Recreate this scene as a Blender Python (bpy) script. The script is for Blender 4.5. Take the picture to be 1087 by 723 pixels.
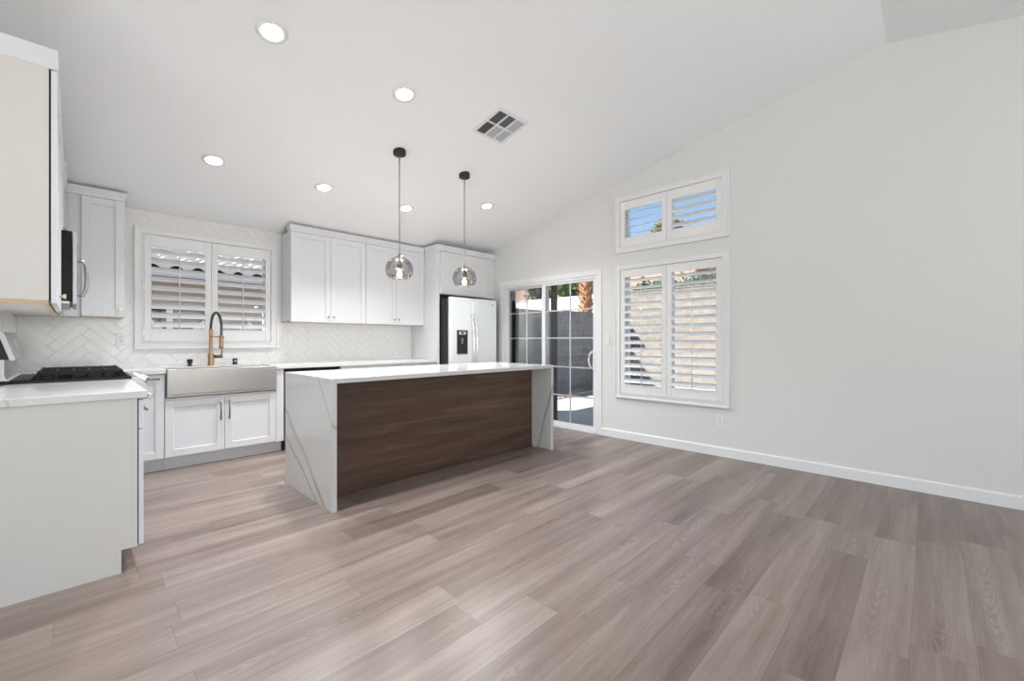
import bpy, bmesh, math, random
from mathutils import Vector, Matrix, noise
random.seed(7)
SC = bpy.context.scene
for o in list(bpy.data.objects): bpy.data.objects.remove(o)
COL = SC.collection
R = math.radians

# ------------------------------------------------------------------ camera, world, sun, area lights, exposure
CAM_H = 1.173
F_PX = 454.37
cam_d = bpy.data.cameras.new('camera')
cam_d.sensor_width = 36.0
cam_d.sensor_fit = 'HORIZONTAL'
cam_d.lens = F_PX / 1087 * 36
cam_d.shift_y = 0.5 / 1087
cam_d.clip_start = 0.02
cam = bpy.data.objects.new('camera', cam_d)
COL.objects.link(cam)
cam.location = (0, 0, CAM_H)
cam.rotation_euler = (R(90), 0, R(-45.693))
SC.camera = cam

W = bpy.data.worlds.new('world')
SC.world = W
W.use_nodes = True
wn = W.node_tree
wn.nodes.clear()
w_out = wn.nodes.new('ShaderNodeOutputWorld')
w_bg = wn.nodes.new('ShaderNodeBackground')
w_sky = wn.nodes.new('ShaderNodeTexSky')
w_sky.sky_type = 'NISHITA'
w_sky.sun_disc = False
w_sky.sun_elevation = R(42)
w_sky.sun_rotation = R(-50)
w_sky.air_density = 1.0
w_sky.dust_density = 0.6
w_sky.ozone_density = 1.5
w_bg.inputs['Strength'].default_value = 0.20
wn.links.new(w_sky.outputs[0], w_bg.inputs[0])
wn.links.new(w_bg.outputs[0], w_out.inputs[0])

SUN_DIR = Vector((-0.56, 0.45, 0.62)).normalized()      # towards the sun
sun_d = bpy.data.lights.new('sun', 'SUN')
sun_d.energy = 12.0
sun_d.angle = R(0.6)
sun_d.color = (1.0, 0.95, 0.88)
sun = bpy.data.objects.new('sun', sun_d)
COL.objects.link(sun)
sun.rotation_euler = SUN_DIR.to_track_quat('Z', 'Y').to_euler()
sun.location = (0, 0, 20)


def area(name, loc, direction, sx, sy, energy, color=(1, 1, 1)):
    d = bpy.data.lights.new(name, 'AREA')
    d.shape = 'RECTANGLE'
    d.size = sx
    d.size_y = sy
    d.energy = energy
    d.color = color
    o = bpy.data.objects.new(name, d)
    COL.objects.link(o)
    o.location = loc
    o.rotation_euler = (-Vector(direction)).to_track_quat('Z', 'Y').to_euler()
    return o


# added fill lights, set outside two made-up windows behind and beside the camera
area('fill_light_rear', (0.8, -3.9, 1.5), (0, 1, 1.0), 5.0, 2.2, 130, (0.95, 0.98, 1.0))
area('fill_light_side', (-3.45, -0.4, 1.45), (1, 0, 0.9), 3.4, 1.9, 96, (0.95, 0.98, 1.0))
DOWNLIGHT_W = 15.5
LAMP_COL = (0.955, 0.98, 1.0)

SC.view_settings.view_transform = 'Standard'
SC.view_settings.look = 'None'
SC.view_settings.gamma = 1
SC.view_settings.use_curve_mapping = False
SC.view_settings.exposure = 0.12

# ------------------------------------------------------------------ helpers


def box(bm, x0, x1, y0, y1, z0, z1, bev=0.0, seg=2, mi=0):
    vs = [bm.verts.new((x, y, z)) for z in (z0, z1) for y in (y0, y1) for x in (x0, x1)]
    fs = [(0, 2, 3, 1), (4, 5, 7, 6), (0, 1, 5, 4), (2, 6, 7, 3), (0, 4, 6, 2), (1, 3, 7, 5)]
    faces = [bm.faces.new([vs[i] for i in f]) for f in fs]
    for f in faces: f.material_index = mi
    if bev > 0:
        es = list({e for f in faces for e in f.edges})
        r = bmesh.ops.bevel(bm, geom=es, offset=bev, segments=seg, profile=0.5, affect='EDGES')
        for f in r['faces']: f.material_index = mi
    return vs


def prism(bm, pts, axis, a0, a1, mi=0):
    """extrude a closed 2D polygon along an axis; pts are the two other coordinates in order"""
    def mk(p, a):
        if axis == 'x': return (a, p[0], p[1])
        if axis == 'y': return (p[0], a, p[1])
        return (p[0], p[1], a)
    A = [bm.verts.new(mk(p, a0)) for p in pts]
    B = [bm.verts.new(mk(p, a1)) for p in pts]
    fs = [bm.faces.new(A), bm.faces.new(list(reversed(B)))]
    n = len(pts)
    for i in range(n):
        fs.append(bm.faces.new((A[i], B[i], B[(i + 1) % n], A[(i + 1) % n])))
    for f in fs: f.material_index = mi
    bmesh.ops.recalc_face_normals(bm, faces=fs)
    return fs


def tube(bm, pts, r, n=12, caps=True, mi=0, smooth=True):
    pts = [Vector(p) for p in pts]
    rs = r if isinstance(r, (list, tuple)) else [r] * len(pts)
    rings = []
    ref = None
    for i, p in enumerate(pts):
        if i == 0: t = pts[1] - p
        elif i == len(pts) - 1: t = p - pts[i - 1]
        else: t = (pts[i + 1] - pts[i - 1])
        t.normalize()
        if ref is None or abs(ref.dot(t)) > 0.98:
            ref = Vector((0, 0, 1)) if abs(t.z) < 0.9 else Vector((1, 0, 0))
        u = t.cross(ref).normalized()
        v = t.cross(u).normalized()
        ref = -v if False else ref
        rings.append([bm.verts.new(p + (u * math.cos(2 * math.pi * k / n) + v * math.sin(2 * math.pi * k / n)) * rs[i]) for k in range(n)])
    for a, b in zip(rings, rings[1:]):
        for k in range(n):
            f = bm.faces.new((a[k], a[(k + 1) % n], b[(k + 1) % n], b[k]))
            f.smooth = smooth
            f.material_index = mi
    if caps:
        for ring in (rings[0], rings[-1]):
            try:
                f = bm.faces.new(ring)
                f.material_index = mi
            except ValueError: pass
    return rings


def lathe(bm, prof, c=(0, 0, 0), n=32, mi=0, smooth=True, close=True):
    """revolve (r, z) profile about the z axis"""
    rings = []
    for r, z in prof:
        if r < 1e-5:
            rings.append([bm.verts.new((c[0], c[1], c[2] + z))])
        else:
            rings.append([bm.verts.new((c[0] + r * math.cos(2 * math.pi * k / n), c[1] + r * math.sin(2 * math.pi * k / n), c[2] + z)) for k in range(n)])
    for a, b in zip(rings, rings[1:]):
        if len(a) == 1 and len(b) == 1: continue
        for k in range(n):
            if len(a) == 1: f = bm.faces.new((a[0], b[k], b[(k + 1) % n]))
            elif len(b) == 1: f = bm.faces.new((a[k], a[(k + 1) % n], b[0]))
            else: f = bm.faces.new((a[k], a[(k + 1) % n], b[(k + 1) % n], b[k]))
            f.smooth = smooth
            f.material_index = mi


def B(): return bmesh.new()


def obj(name, bm, mat, parent=None, recalc=True):
    if recalc: bmesh.ops.recalc_face_normals(bm, faces=bm.faces)
    me = bpy.data.meshes.new(name)
    bm.to_mesh(me)
    bm.free()
    for m in (mat if isinstance(mat, (list, tuple)) else [mat]): me.materials.append(m)
    o = bpy.data.objects.new(name, me)
    COL.objects.link(o)
    if parent: o.parent = parent
    return o


def tag(o, label=None, cat=None, group=None, kind=None):
    if label: o['label'] = label
    if cat: o['category'] = cat
    if group: o['group'] = group
    if kind: o['kind'] = kind
    return o


def thing(name, label, cat, loc=(0, 0, 0), rz=0.0, group=None):
    o = bpy.data.objects.new(name, None)
    o.empty_display_size = 0.1
    COL.objects.link(o)
    o.location = loc
    o.rotation_euler = (0, 0, rz)
    return tag(o, label, cat, group)


def struct(name, loc=(0, 0, 0), rz=0.0, label=None, cat=None):
    o = bpy.data.objects.new(name, None)
    o.empty_display_size = 0.1
    COL.objects.link(o)
    o.location = loc
    o.rotation_euler = (0, 0, rz)
    return tag(o, label, cat, None, 'structure')


# ------------------------------------------------------------------ materials
def nm(name):
    m = bpy.data.materials.new(name)
    m.use_nodes = True
    nt = m.node_tree
    bs = nt.nodes['Principled BSDF']
    return m, nt, bs


def setp(bs, color=None, rough=None, metal=None, **kw):
    if color is not None: bs.inputs['Base Color'].default_value = (*color, 1)
    if rough is not None: bs.inputs['Roughness'].default_value = rough
    if metal is not None: bs.inputs['Metallic'].default_value = metal
    for k, v in kw.items(): bs.inputs[k].default_value = v


def plain(name, color, rough=0.5, metal=0.0, bump=0.0, bscale=200, var=0.0):
    m, nt, bs = nm(name)
    setp(bs, color, rough, metal)
    N, L = nt.nodes, nt.links
    if bump > 0 or var > 0:
        tc = N.new('ShaderNodeTexCoord')
        nz = N.new('ShaderNodeTexNoise')
        nz.inputs['Scale'].default_value = bscale
        nz.inputs['Detail'].default_value = 3
        L.new(tc.outputs['Object'], nz.inputs['Vector'])
        if bump > 0:
            bp = N.new('ShaderNodeBump')
            bp.inputs['Strength'].default_value = bump
            bp.inputs['Distance'].default_value = 0.002
            L.new(nz.outputs['Fac'], bp.inputs['Height'])
            L.new(bp.outputs[0], bs.inputs['Normal'])
        if var > 0:
            mx = N.new('ShaderNodeMixRGB')
            mx.inputs[1].default_value = (*[c * (1 - var) for c in color], 1)
            mx.inputs[2].default_value = (*[min(1, c * (1 + var)) for c in color], 1)
            L.new(nz.outputs['Fac'], mx.inputs[0])
            L.new(mx.outputs[0], bs.inputs['Base Color'])
    return m


def emit(name, color, strength):
    m, nt, bs = nm(name)
    setp(bs, (0.8, 0.8, 0.8), 0.4)
    bs.inputs['Emission Color'].default_value = (*color, 1)
    bs.inputs['Emission Strength'].default_value = strength
    return m


def thin_glass(name, tint, refl=1.0, base=0.0, rough=0.0, ior=1.45):
    m, nt, bs = nm(name)
    N, L = nt.nodes, nt.links
    out = N['Material Output']
    tr = N.new('ShaderNodeBsdfTransparent')
    tr.inputs[0].default_value = (*tint, 1)
    gl = N.new('ShaderNodeBsdfGlossy')
    gl.inputs['Roughness'].default_value = rough
    fr = N.new('ShaderNodeFresnel')
    fr.inputs['IOR'].default_value = ior
    ma = N.new('ShaderNodeMath')
    ma.operation = 'MULTIPLY_ADD'
    ma.inputs[1].default_value = refl
    ma.inputs[2].default_value = base
    mx = N.new('ShaderNodeMixShader')
    L.new(fr.outputs[0], ma.inputs[0])
    L.new(ma.outputs[0], mx.inputs[0])
    L.new(tr.outputs[0], mx.inputs[1])
    L.new(gl.outputs[0], mx.inputs[2])
    L.new(mx.outputs[0], out.inputs[0])
    N.remove(bs)
    return m


def wood_planks(name, width, length, phase, dark, mid, light, rough, gscale=1.0, seam=0.62, pvar=0.20, figure=1.0, spec=0.5):
    """planks that run along X, rows along Y (object space)"""
    m, nt, bs = nm(name)
    N, L = nt.nodes, nt.links

    def math_(op, a, b=None, c=None):
        n = N.new('ShaderNodeMath')
        n.operation = op
        for i, v in enumerate((a, b, c)):
            if v is None: continue
            if isinstance(v, (int, float)): n.inputs[i].default_value = v
            else: L.new(v, n.inputs[i])
        return n.outputs[0]
    tc = N.new('ShaderNodeTexCoord')
    sp = N.new('ShaderNodeSeparateXYZ')
    L.new(tc.outputs['Object'], sp.inputs[0])
    X, Y = sp.outputs[0], sp.outputs[1]
    v = math_('DIVIDE', math_('SUBTRACT', Y, phase), width)
    row = math_('FLOOR', v)
    fv = math_('FRACT', v)
    wnz = N.new('ShaderNodeTexWhiteNoise')
    wnz.noise_dimensions = '1D'
    L.new(row, wnz.inputs['W'])
    u = math_('ADD', math_('DIVIDE', X, length), math_('MULTIPLY', wnz.outputs['Value'], 7.31))
    colm = math_('FLOOR', u)
    fu = math_('FRACT', u)
    cmb = N.new('ShaderNodeCombineXYZ')
    L.new(row, cmb.inputs[0])
    L.new(colm, cmb.inputs[1])
    wn2 = N.new('ShaderNodeTexWhiteNoise')
    wn2.noise_dimensions = '2D'
    L.new(cmb.outputs[0], wn2.inputs['Vector'])
    pid = wn2.outputs['Value']
    # slow tone along the plank
    def nz_(vx, vy, vz, detail, rough_=0.5, dist=0.0):
        g = N.new('ShaderNodeCombineXYZ')
        for i_, q in enumerate((vx, vy, vz)):
            if isinstance(q, (int, float)): g.inputs[i_].default_value = q
            else: L.new(q, g.inputs[i_])
        n = N.new('ShaderNodeTexNoise')
        n.inputs['Scale'].default_value = 1.0
        n.inputs['Detail'].default_value = detail
        n.inputs['Roughness'].default_value = rough_
        n.inputs['Distortion'].default_value = dist
        L.new(g.outputs[0], n.inputs['Vector'])
        return n.outputs['Fac']
    xo = math_('ADD', X, math_('MULTIPLY', pid, 37.0))
    zo = math_('MULTIPLY', pid, 91.0)
    slow = nz_(math_('MULTIPLY', xo, 0.9 * gscale), math_('MULTIPLY', Y, 11.0 * gscale), zo, 3.0, 0.55, 0.25)
    mid_ = nz_(math_('MULTIPLY', xo, 1.6 * gscale), math_('MULTIPLY', Y, 48.0 * gscale), zo, 4.0, 0.6, 0.1)
    fine = nz_(math_('MULTIPLY', xo, 9.0), math_('MULTIPLY', Y, 230.0), zo, 2.0)
    # cathedral figure: nested arches down the heart of the plank
    yc = math_('SUBTRACT', fv, math_('ADD', 0.28, math_('MULTIPLY', pid, 0.44)))
    sgn = math_('SUBTRACT', math_('MULTIPLY', math_('GREATER_THAN', math_('FRACT', math_('MULTIPLY', pid, 13.7)), 0.5), 2.0), 1.0)
    wob = nz_(math_('MULTIPLY', xo, 9.0), math_('MULTIPLY', Y, 26.0), zo, 3.0, 0.55)
    arch = math_('ADD', math_('MULTIPLY', math_('MULTIPLY', xo, 11.0), sgn), math_('MULTIPLY', math_('MULTIPLY', yc, yc), 62.0))
    arch = math_('ADD', arch, math_('MULTIPLY', wob, 3.2))
    ring = math_('ABSOLUTE', math_('SUBTRACT', math_('FRACT', arch), 0.5))
    ring = math_('MULTIPLY', math_('SUBTRACT', ring, 0.25), 2.0)
    patch = nz_(math_('MULTIPLY', xo, 1.3), math_('MULTIPLY', row, 3.1), zo, 1.0)
    mk = N.new('ShaderNodeMapRange')
    mk.inputs['From Min'].default_value = 0.47
    mk.inputs['From Max'].default_value = 0.62
    L.new(patch, mk.inputs['Value'])
    ed = N.new('ShaderNodeMapRange')
    ed.inputs['From Min'].default_value = 0.36
    ed.inputs['From Max'].default_value = 0.12
    L.new(math_('ABSOLUTE', yc), ed.inputs['Value'])
    fig = math_('MULTIPLY', math_('MULTIPLY', mk.outputs[0], ed.outputs[0]), ring)
    t = math_('ADD', math_('MULTIPLY', slow, 0.62), math_('MULTIPLY', mid_, 0.26))
    t = math_('ADD', t, math_('MULTIPLY', fig, 0.16 * figure))
    t = math_('ADD', t, math_('MULTIPLY', math_('SUBTRACT', fine, 0.5), 0.22))
    t = math_('ADD', t, math_('MULTIPLY', math_('SUBTRACT', pid, 0.5), pvar))
    rp = N.new('ShaderNodeValToRGB')
    e = rp.color_ramp.elements
    e[0].position = 0.20
    e[0].color = (*dark, 1)
    e[1].position = 0.70
    e[1].color = (*light, 1)
    k = rp.color_ramp.elements.new(0.44)
    k.color = (*mid, 1)
    L.new(t, rp.inputs[0])
    # seams
    sv = math_('LESS_THAN', math_('MINIMUM', fv, math_('SUBTRACT', 1.0, fv)), 0.0011 / width)
    su = math_('LESS_THAN', math_('MINIMUM', fu, math_('SUBTRACT', 1.0, fu)), 0.0011 / length)
    sm = math_('MAXIMUM', sv, su)
    mx = N.new('ShaderNodeMixRGB')
    mx.blend_type = 'MULTIPLY'
    mx.inputs[2].default_value = (seam, seam, seam, 1)
    L.new(sm, mx.inputs[0])
    L.new(rp.outputs[0], mx.inputs[1])
    L.new(mx.outputs[0], bs.inputs['Base Color'])
    bs.inputs['Roughness'].default_value = rough
    L.new(math_('ADD', math_('MULTIPLY', fine, 0.08), rough - 0.04), bs.inputs['Roughness'])
    bs.inputs['Specular IOR Level'].default_value = spec
    bp = N.new('ShaderNodeBump')
    bp.inputs['Strength'].default_value = 0.10
    bp.inputs['Distance'].default_value = 0.001
    L.new(math_('SUBTRACT', t, math_('MULTIPLY', sm, 0.6)), bp.inputs['Height'])
    L.new(bp.outputs[0], bs.inputs['Normal'])
    return m


def quartz(name, veins, base=(0.74, 0.73, 0.715), rough=0.12):
    """white quartz with long soft grey-gold veins: each vein is a wobbly plane |n.p - c + noise| < w"""
    m, nt, bs = nm(name)
    N, L = nt.nodes, nt.links

    def math_(op, a, b=None):
        n = N.new('ShaderNodeMath')
        n.operation = op
        for i, v in enumerate((a, b)):
            if v is None: continue
            if isinstance(v, (int, float)): n.inputs[i].default_value = v
            else: L.new(v, n.inputs[i])
        return n.outputs[0]
    tc = N.new('ShaderNodeTexCoord')
    nz = N.new('ShaderNodeTexNoise')
    nz.inputs['Scale'].default_value = 2.6
    nz.inputs['Detail'].default_value = 5
    L.new(tc.outputs['Object'], nz.inputs['Vector'])
    nb = N.new('ShaderNodeTexNoise')
    nb.inputs['Scale'].default_value = 5.0
    nb.inputs['Detail'].default_value = 2
    L.new(tc.outputs['Object'], nb.inputs['Vector'])
    total = None
    for (n, c, w, amp, s) in veins:
        dt = N.new('ShaderNodeVectorMath')
        dt.operation = 'DOT_PRODUCT'
        dt.inputs[1].default_value = n
        L.new(tc.outputs['Object'], dt.inputs[0])
        d = math_('ABSOLUTE', math_('ADD', math_('SUBTRACT', dt.outputs['Value'], c), math_('MULTIPLY', math_('SUBTRACT', nz.outputs['Fac'], 0.5), amp)))
        mr = N.new('ShaderNodeMapRange')
        mr.inputs['From Min'].default_value = 0.0
        mr.inputs['From Max'].default_value = w
        mr.inputs['To Min'].default_value = s
        mr.inputs['To Max'].default_value = 0.0
        L.new(d, mr.inputs['Value'])
        vv = math_('MULTIPLY', mr.outputs[0], math_('ADD', math_('MULTIPLY', nb.outputs['Fac'], 1.5), 0.05))
        total = vv if total is None else math_('MAXIMUM', total, vv)
    mx = N.new('ShaderNodeMixRGB')
    mx.inputs[1].default_value = (*base, 1)
    mx.inputs[2].default_value = (0.30, 0.25, 0.175, 1)
    L.new(total, mx.inputs[0])
    L.new(mx.outputs[0], bs.inputs['Base Color'])
    bs.inputs['Roughness'].default_value = rough
    return m


def steel(name, color=(0.62, 0.61, 0.60), rough=0.28, axis=2, streak=0.12):
    m, nt, bs = nm(name)
    N, L = nt.nodes, nt.links
    tc = N.new('ShaderNodeTexCoord')
    mp = N.new('ShaderNodeMapping')
    sc = [260, 260, 260]
    sc[axis] = 3
    mp.inputs['Scale'].default_value = sc
    nz = N.new('ShaderNodeTexNoise')
    nz.inputs['Scale'].default_value = 1
    nz.inputs['Detail'].default_value = 2
    L.new(tc.outputs['Object'], mp.inputs[0])
    L.new(mp.outputs[0], nz.inputs['Vector'])
    mr = N.new('ShaderNodeMapRange')
    mr.inputs['To Min'].default_value = rough - streak / 2
    mr.inputs['To Max'].default_value = rough + streak / 2
    L.new(nz.outputs['Fac'], mr.inputs['Value'])
    L.new(mr.outputs[0], bs.inputs['Roughness'])
    setp(bs, color, None, 1.0)
    bs.inputs['Anisotropic'].default_value = 0.5
    return m


def block(name, c1, c2, mortar, bw=0.40, bh=0.20, swap=False, msize=0.012):
    m, nt, bs = nm(name)
    N, L = nt.nodes, nt.links
    tc = N.new('ShaderNodeTexCoord')
    sp = N.new('ShaderNodeSeparateXYZ')
    cb = N.new('ShaderNodeCombineXYZ')
    L.new(tc.outputs['Object'], sp.inputs[0])
    L.new(sp.outputs[1 if swap else 0], cb.inputs[0])
    L.new(sp.outputs[2], cb.inputs[1])
    br = N.new('ShaderNodeTexBrick')
    br.inputs['Scale'].default_value = 1.0
    br.inputs['Brick Width'].default_value = bw
    br.inputs['Row Height'].default_value = bh
    br.inputs['Mortar Size'].default_value = msize
    br.inputs['Mortar Smooth'].default_value = 0.3
    br.inputs['Color1'].default_value = (*c1, 1)
    br.inputs['Color2'].default_value = (*c2, 1)
    br.inputs['Mortar'].default_value = (*mortar, 1)
    L.new(cb.outputs[0], br.inputs['Vector'])
    nz = N.new('ShaderNodeTexNoise')
    nz.inputs['Scale'].default_value = 6
    nz.inputs['Detail'].default_value = 6
    L.new(tc.outputs['Object'], nz.inputs['Vector'])
    mx = N.new('ShaderNodeMixRGB')
    mx.blend_type = 'OVERLAY'
    mx.inputs[0].default_value = 0.35
    L.new(br.outputs['Color'], mx.inputs[1])
    L.new(nz.outputs['Fac'], mx.inputs[2])
    L.new(mx.outputs[0], bs.inputs['Base Color'])
    bs.inputs['Roughness'].default_value = 0.9
    bp = N.new('ShaderNodeBump')
    bp.inputs['Strength'].default_value = 0.5
    bp.inputs['Distance'].default_value = 0.01
    bp.invert = True
    L.new(br.outputs['Fac'], bp.inputs['Height'])
    L.new(bp.outputs[0], bs.inputs['Normal'])
    return m


M = {}
M['wall'] = plain('wall_paint', (0.755, 0.755, 0.74), 0.75, bump=0.12, bscale=160)
M['ceil'] = plain('ceiling_paint', (0.93, 0.94, 0.945), 0.85, bump=0.15, bscale=140)
M['trim'] = plain('white_trim', (0.83, 0.83, 0.83), 0.38)
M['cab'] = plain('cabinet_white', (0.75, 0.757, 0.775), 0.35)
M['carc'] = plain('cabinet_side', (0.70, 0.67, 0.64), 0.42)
M['gap'] = plain('cabinet_shadow_gap', (0.02, 0.02, 0.02), 0.8)
M['ply'] = plain('raw_wood_edge', (0.62, 0.46, 0.33), 0.6, var=0.2, bscale=30)
M['floor'] = wood_planks('vinyl_planks', 0.182, 1.22, 0.60, (0.125, 0.090, 0.075), (0.225, 0.174, 0.151), (0.345, 0.285, 0.255), 0.32)
M['iwood'] = wood_planks('walnut_panel', 0.31, 6.0, -3.05, (0.040, 0.021, 0.013), (0.095, 0.055, 0.037), (0.185, 0.115, 0.08), 0.42, gscale=1.0, seam=1.0, pvar=0.05, figure=0.8, spec=0.4)
M['dkwood'] = plain('dark_wood_trim', (0.06, 0.036, 0.026), 0.45, var=0.2, bscale=20)
def plane_vein(nx, ny, nz, c, x_ref, w, amp, k):
    return ((nx, ny, nz), c + nx * x_ref, w, amp, k)


M['quartz_i'] = quartz('island_quartz', [
    plane_vein(0.4, -0.6034, 0.7975, -1.809, 1.227, 0.020, 0.10, 0.95), plane_vein(0.4, -0.5186, 0.855, -1.6396, 1.227, 0.018, 0.09, 0.85),
    plane_vein(0.4, -0.585, 0.811, -1.770, 1.227, 0.010, 0.13, 0.8),
    plane_vein(0.5, -0.803, 0.596, -1.984, 1.227, 0.014, 0.08, 0.7), plane_vein(-0.3, 0.956, 0.2926, 2.961, 3.584, 0.022, 0.08, 1.0),
    ((0.75, 0.66, 0.4), 3.95, 0.010, 0.30, 0.35), ((0.66, -0.75, 0.5), 0.20, 0.010, 0.30, 0.30)], base=(0.61, 0.60, 0.588))
M['quartz_c'] = quartz('counter_quartz', [
    ((0.75, 0.66, 0.3), 2.05, 0.010, 0.30, 0.5), ((0.66, -0.75, 0.3), -2.75, 0.012, 0.30, 0.5), ((0.7, 0.7, 0.2), 5.2, 0.012, 0.3, 0.4),
    ((0.8, -0.6, 0.2), -2.0, 0.01, 0.25, 0.4)])
M['tile'] = plain('glazed_white_tile', (0.84, 0.83, 0.825), 0.16)
M['grout'] = plain('tile_grout', (0.755, 0.745, 0.735), 0.8)
M['steel_h'] = steel('brushed_steel_horizontal', axis=0)
M['steel_v'] = steel('brushed_steel_vertical', (0.80, 0.80, 0.80), 0.27, axis=2)
M['steel_b'] = plain('range_steel', (0.50, 0.50, 0.50), 0.42, 0.75)
M['steel_s'] = steel('brushed_steel_sink', (0.50, 0.465, 0.44), 0.34, axis=0)
M['steel_f'] = steel('brushed_steel_fridge', (0.94, 0.945, 0.95), 0.34, axis=2, streak=0.05)
M['steel_f'].node_tree.nodes['Principled BSDF'].inputs['Metallic'].default_value = 0.45
M['steel_y'] = steel('brushed_steel_depth', (0.66, 0.655, 0.65), 0.26, axis=1)
M['steel_dk'] = plain('steel_grey', (0.42, 0.42, 0.42), 0.3, 1.0)
M['black'] = plain('black_enamel', (0.006, 0.006, 0.006), 0.35)
M['black_m'] = plain('black_matte', (0.018, 0.018, 0.018), 0.55)
M['iron'] = plain('cast_iron', (0.012, 0.012, 0.013), 0.55, bump=0.2, bscale=300)
for k_ in ('iron', 'black'): M[k_].node_tree.nodes['Principled BSDF'].inputs['Specular IOR Level'].default_value = 0.2
M['bglass'] = plain('black_glass', (0.006, 0.006, 0.007), 0.06)
M['brass'] = plain('brushed_gold', (0.55, 0.34, 0.20), 0.30, 1.0)
M['bronze'] = plain('dark_bronze', (0.20, 0.155, 0.125), 0.35, 1.0)
M['knob'] = plain('champagne_knob', (0.50, 0.40, 0.31), 0.3, 1.0)
M['white_p'] = plain('white_plastic', (0.82, 0.82, 0.81), 0.35)
M['slot'] = plain('dark_slot', (0.05, 0.05, 0.05), 0.6)
M['vinyl'] = plain('white_vinyl', (0.82, 0.83, 0.85), 0.4)
M['louver'] = plain('shutter_white', (0.84, 0.845, 0.85), 0.38)
M['glass'] = thin_glass('window_glass', (0.97, 0.985, 0.98), 0.6)
M['smoke'] = thin_glass('smoked_glass', (0.76, 0.76, 0.77), 0.75, 0.02, ior=1.5)
M['amber'] = thin_glass('amber_glass', (0.66, 0.47, 0.38), 0.8, 0.05)
M['bulb'] = emit('lamp_filament', (1.0, 0.66, 0.36), 14)
M['led'] = emit('downlight_led', (1.0, 0.99, 0.97), 18)
M['mesh'] = thin_glass('screen_mesh', (0.84, 0.84, 0.85), 0.0, 0.02, rough=0.6)
M['ventdark'] = plain('duct_dark', (0.10, 0.105, 0.11), 0.8)
M['conc'] = plain('patio_concrete', (0.50, 0.49, 0.46), 0.9, var=0.12, bscale=3)
M['gravel'] = plain('desert_gravel', (0.30, 0.235, 0.19), 0.95, var=0.5, bscale=22, bump=0.9)
M['cmu_g'] = block('grey_block', (0.215, 0.208, 0.208), (0.285, 0.272, 0.272), (0.36, 0.35, 0.35), msize=0.008)
M['cmu_t'] = block('tan_block', (0.235, 0.205, 0.18), (0.27, 0.235, 0.21), (0.33, 0.30, 0.275), swap=True)
M['cap'] = plain('terracotta_cap', (0.36, 0.20, 0.135), 0.9, var=0.2, bscale=10)
M['pink'] = plain('salmon_stucco', (0.48, 0.315, 0.265), 0.9, var=0.08, bscale=20)
M['pinkroof'] = plain('clay_roof', (0.32, 0.20, 0.16), 0.9, var=0.25, bscale=8)
M['stucco'] = plain('beige_stucco', (0.55, 0.50, 0.46), 0.9, var=0.06, bscale=20)
M['wstucco'] = plain('white_stucco', (0.82, 0.80, 0.77), 0.9, var=0.04, bscale=20)
M['paleroof'] = plain('pale_roof_tile', (0.78, 0.69, 0.66), 0.85, var=0.08, bscale=6)
M['soffit'] = plain('brown_fascia', (0.33, 0.25, 0.20), 0.8)
M['gutter'] = plain('pale_gutter', (0.62, 0.64, 0.70), 0.5)
M['nglass'] = plain('dark_window', (0.03, 0.035, 0.045), 0.1)
M['bark'] = plain('palm_bark', (0.42, 0.215, 0.115), 0.95, var=0.6, bscale=11, bump=0.6)
M['frond'] = plain('palm_frond', (0.12, 0.20, 0.06), 0.6, var=0.3, bscale=5)
M['leaf1'] = plain('leaf_bright', (0.19, 0.28, 0.06), 0.6, var=0.45, bscale=3)
M['leaf2'] = plain('leaf_dark', (0.075, 0.125, 0.045), 0.6, var=0.45, bscale=3)
M['leaf3'] = plain('leaf_olive', (0.17, 0.155, 0.085), 0.7, var=0.35, bscale=3)
M['hedge'] = plain('hedge_teal', (0.06, 0.15, 0.125), 0.7, var=0.3, bscale=4)
M['trunk'] = plain('tree_trunk', (0.16, 0.11, 0.08), 0.9, var=0.3, bscale=9)
M['roof'] = plain('own_roof', (0.5, 0.4, 0.35), 0.9)

# ------------------------------------------------------------------ room dimensions
XR, YB, XL = 4.603, 5.53, -0.345           # right wall, kitchen back wall, kitchen left wall
YF, XLL, YJ = -3.6, -3.2, 2.90             # wall behind the camera, living-room left wall, jog of the left wall
RIDGE_Y, RIDGE_Z, SL = 0.251, 3.583, 0.2123


def zc(y): return RIDGE_Z - SL * abs(y - RIDGE_Y)


T = 0.17


def wall_cells(bm, u0, u1, holes, axis, a0, a1, top):
    """wall along u with rectangular holes (u0,u1,z0,z1); axis 'x' = wall of constant x (u is y)"""
    us = sorted({u0, u1, *[h[0] for h in holes], *[h[1] for h in holes], *([RIDGE_Y] if axis == 'x' and u0 < RIDGE_Y < u1 else [])})
    for ua, ub in zip(us, us[1:]):
        hs = sorted([h for h in holes if h[0] < ub - 1e-6 and h[1] > ua + 1e-6], key=lambda h: h[2])
        z = 0.0
        segs = []
        for h in hs:
            if h[2] > z: segs.append((z, h[2], h[2]))
            z = h[3]
        segs.append((z, top(ua), top(ub)))
        for z0, za, zb in segs:
            pts = [(ua, z0), (ub, z0), (ub, zb), (ua, za)]
            prism(bm, pts, axis, a0, a1)


WIN = {'k': (0.48, 1.61, 1.16, 2.23), 'lo': (1.50, 2.66, 0.56, 2.03), 'hi': (1.50, 2.66, 2.29, 2.84)}
DOOR = (2.985, 4.69, 0.0, 2.005)

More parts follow.
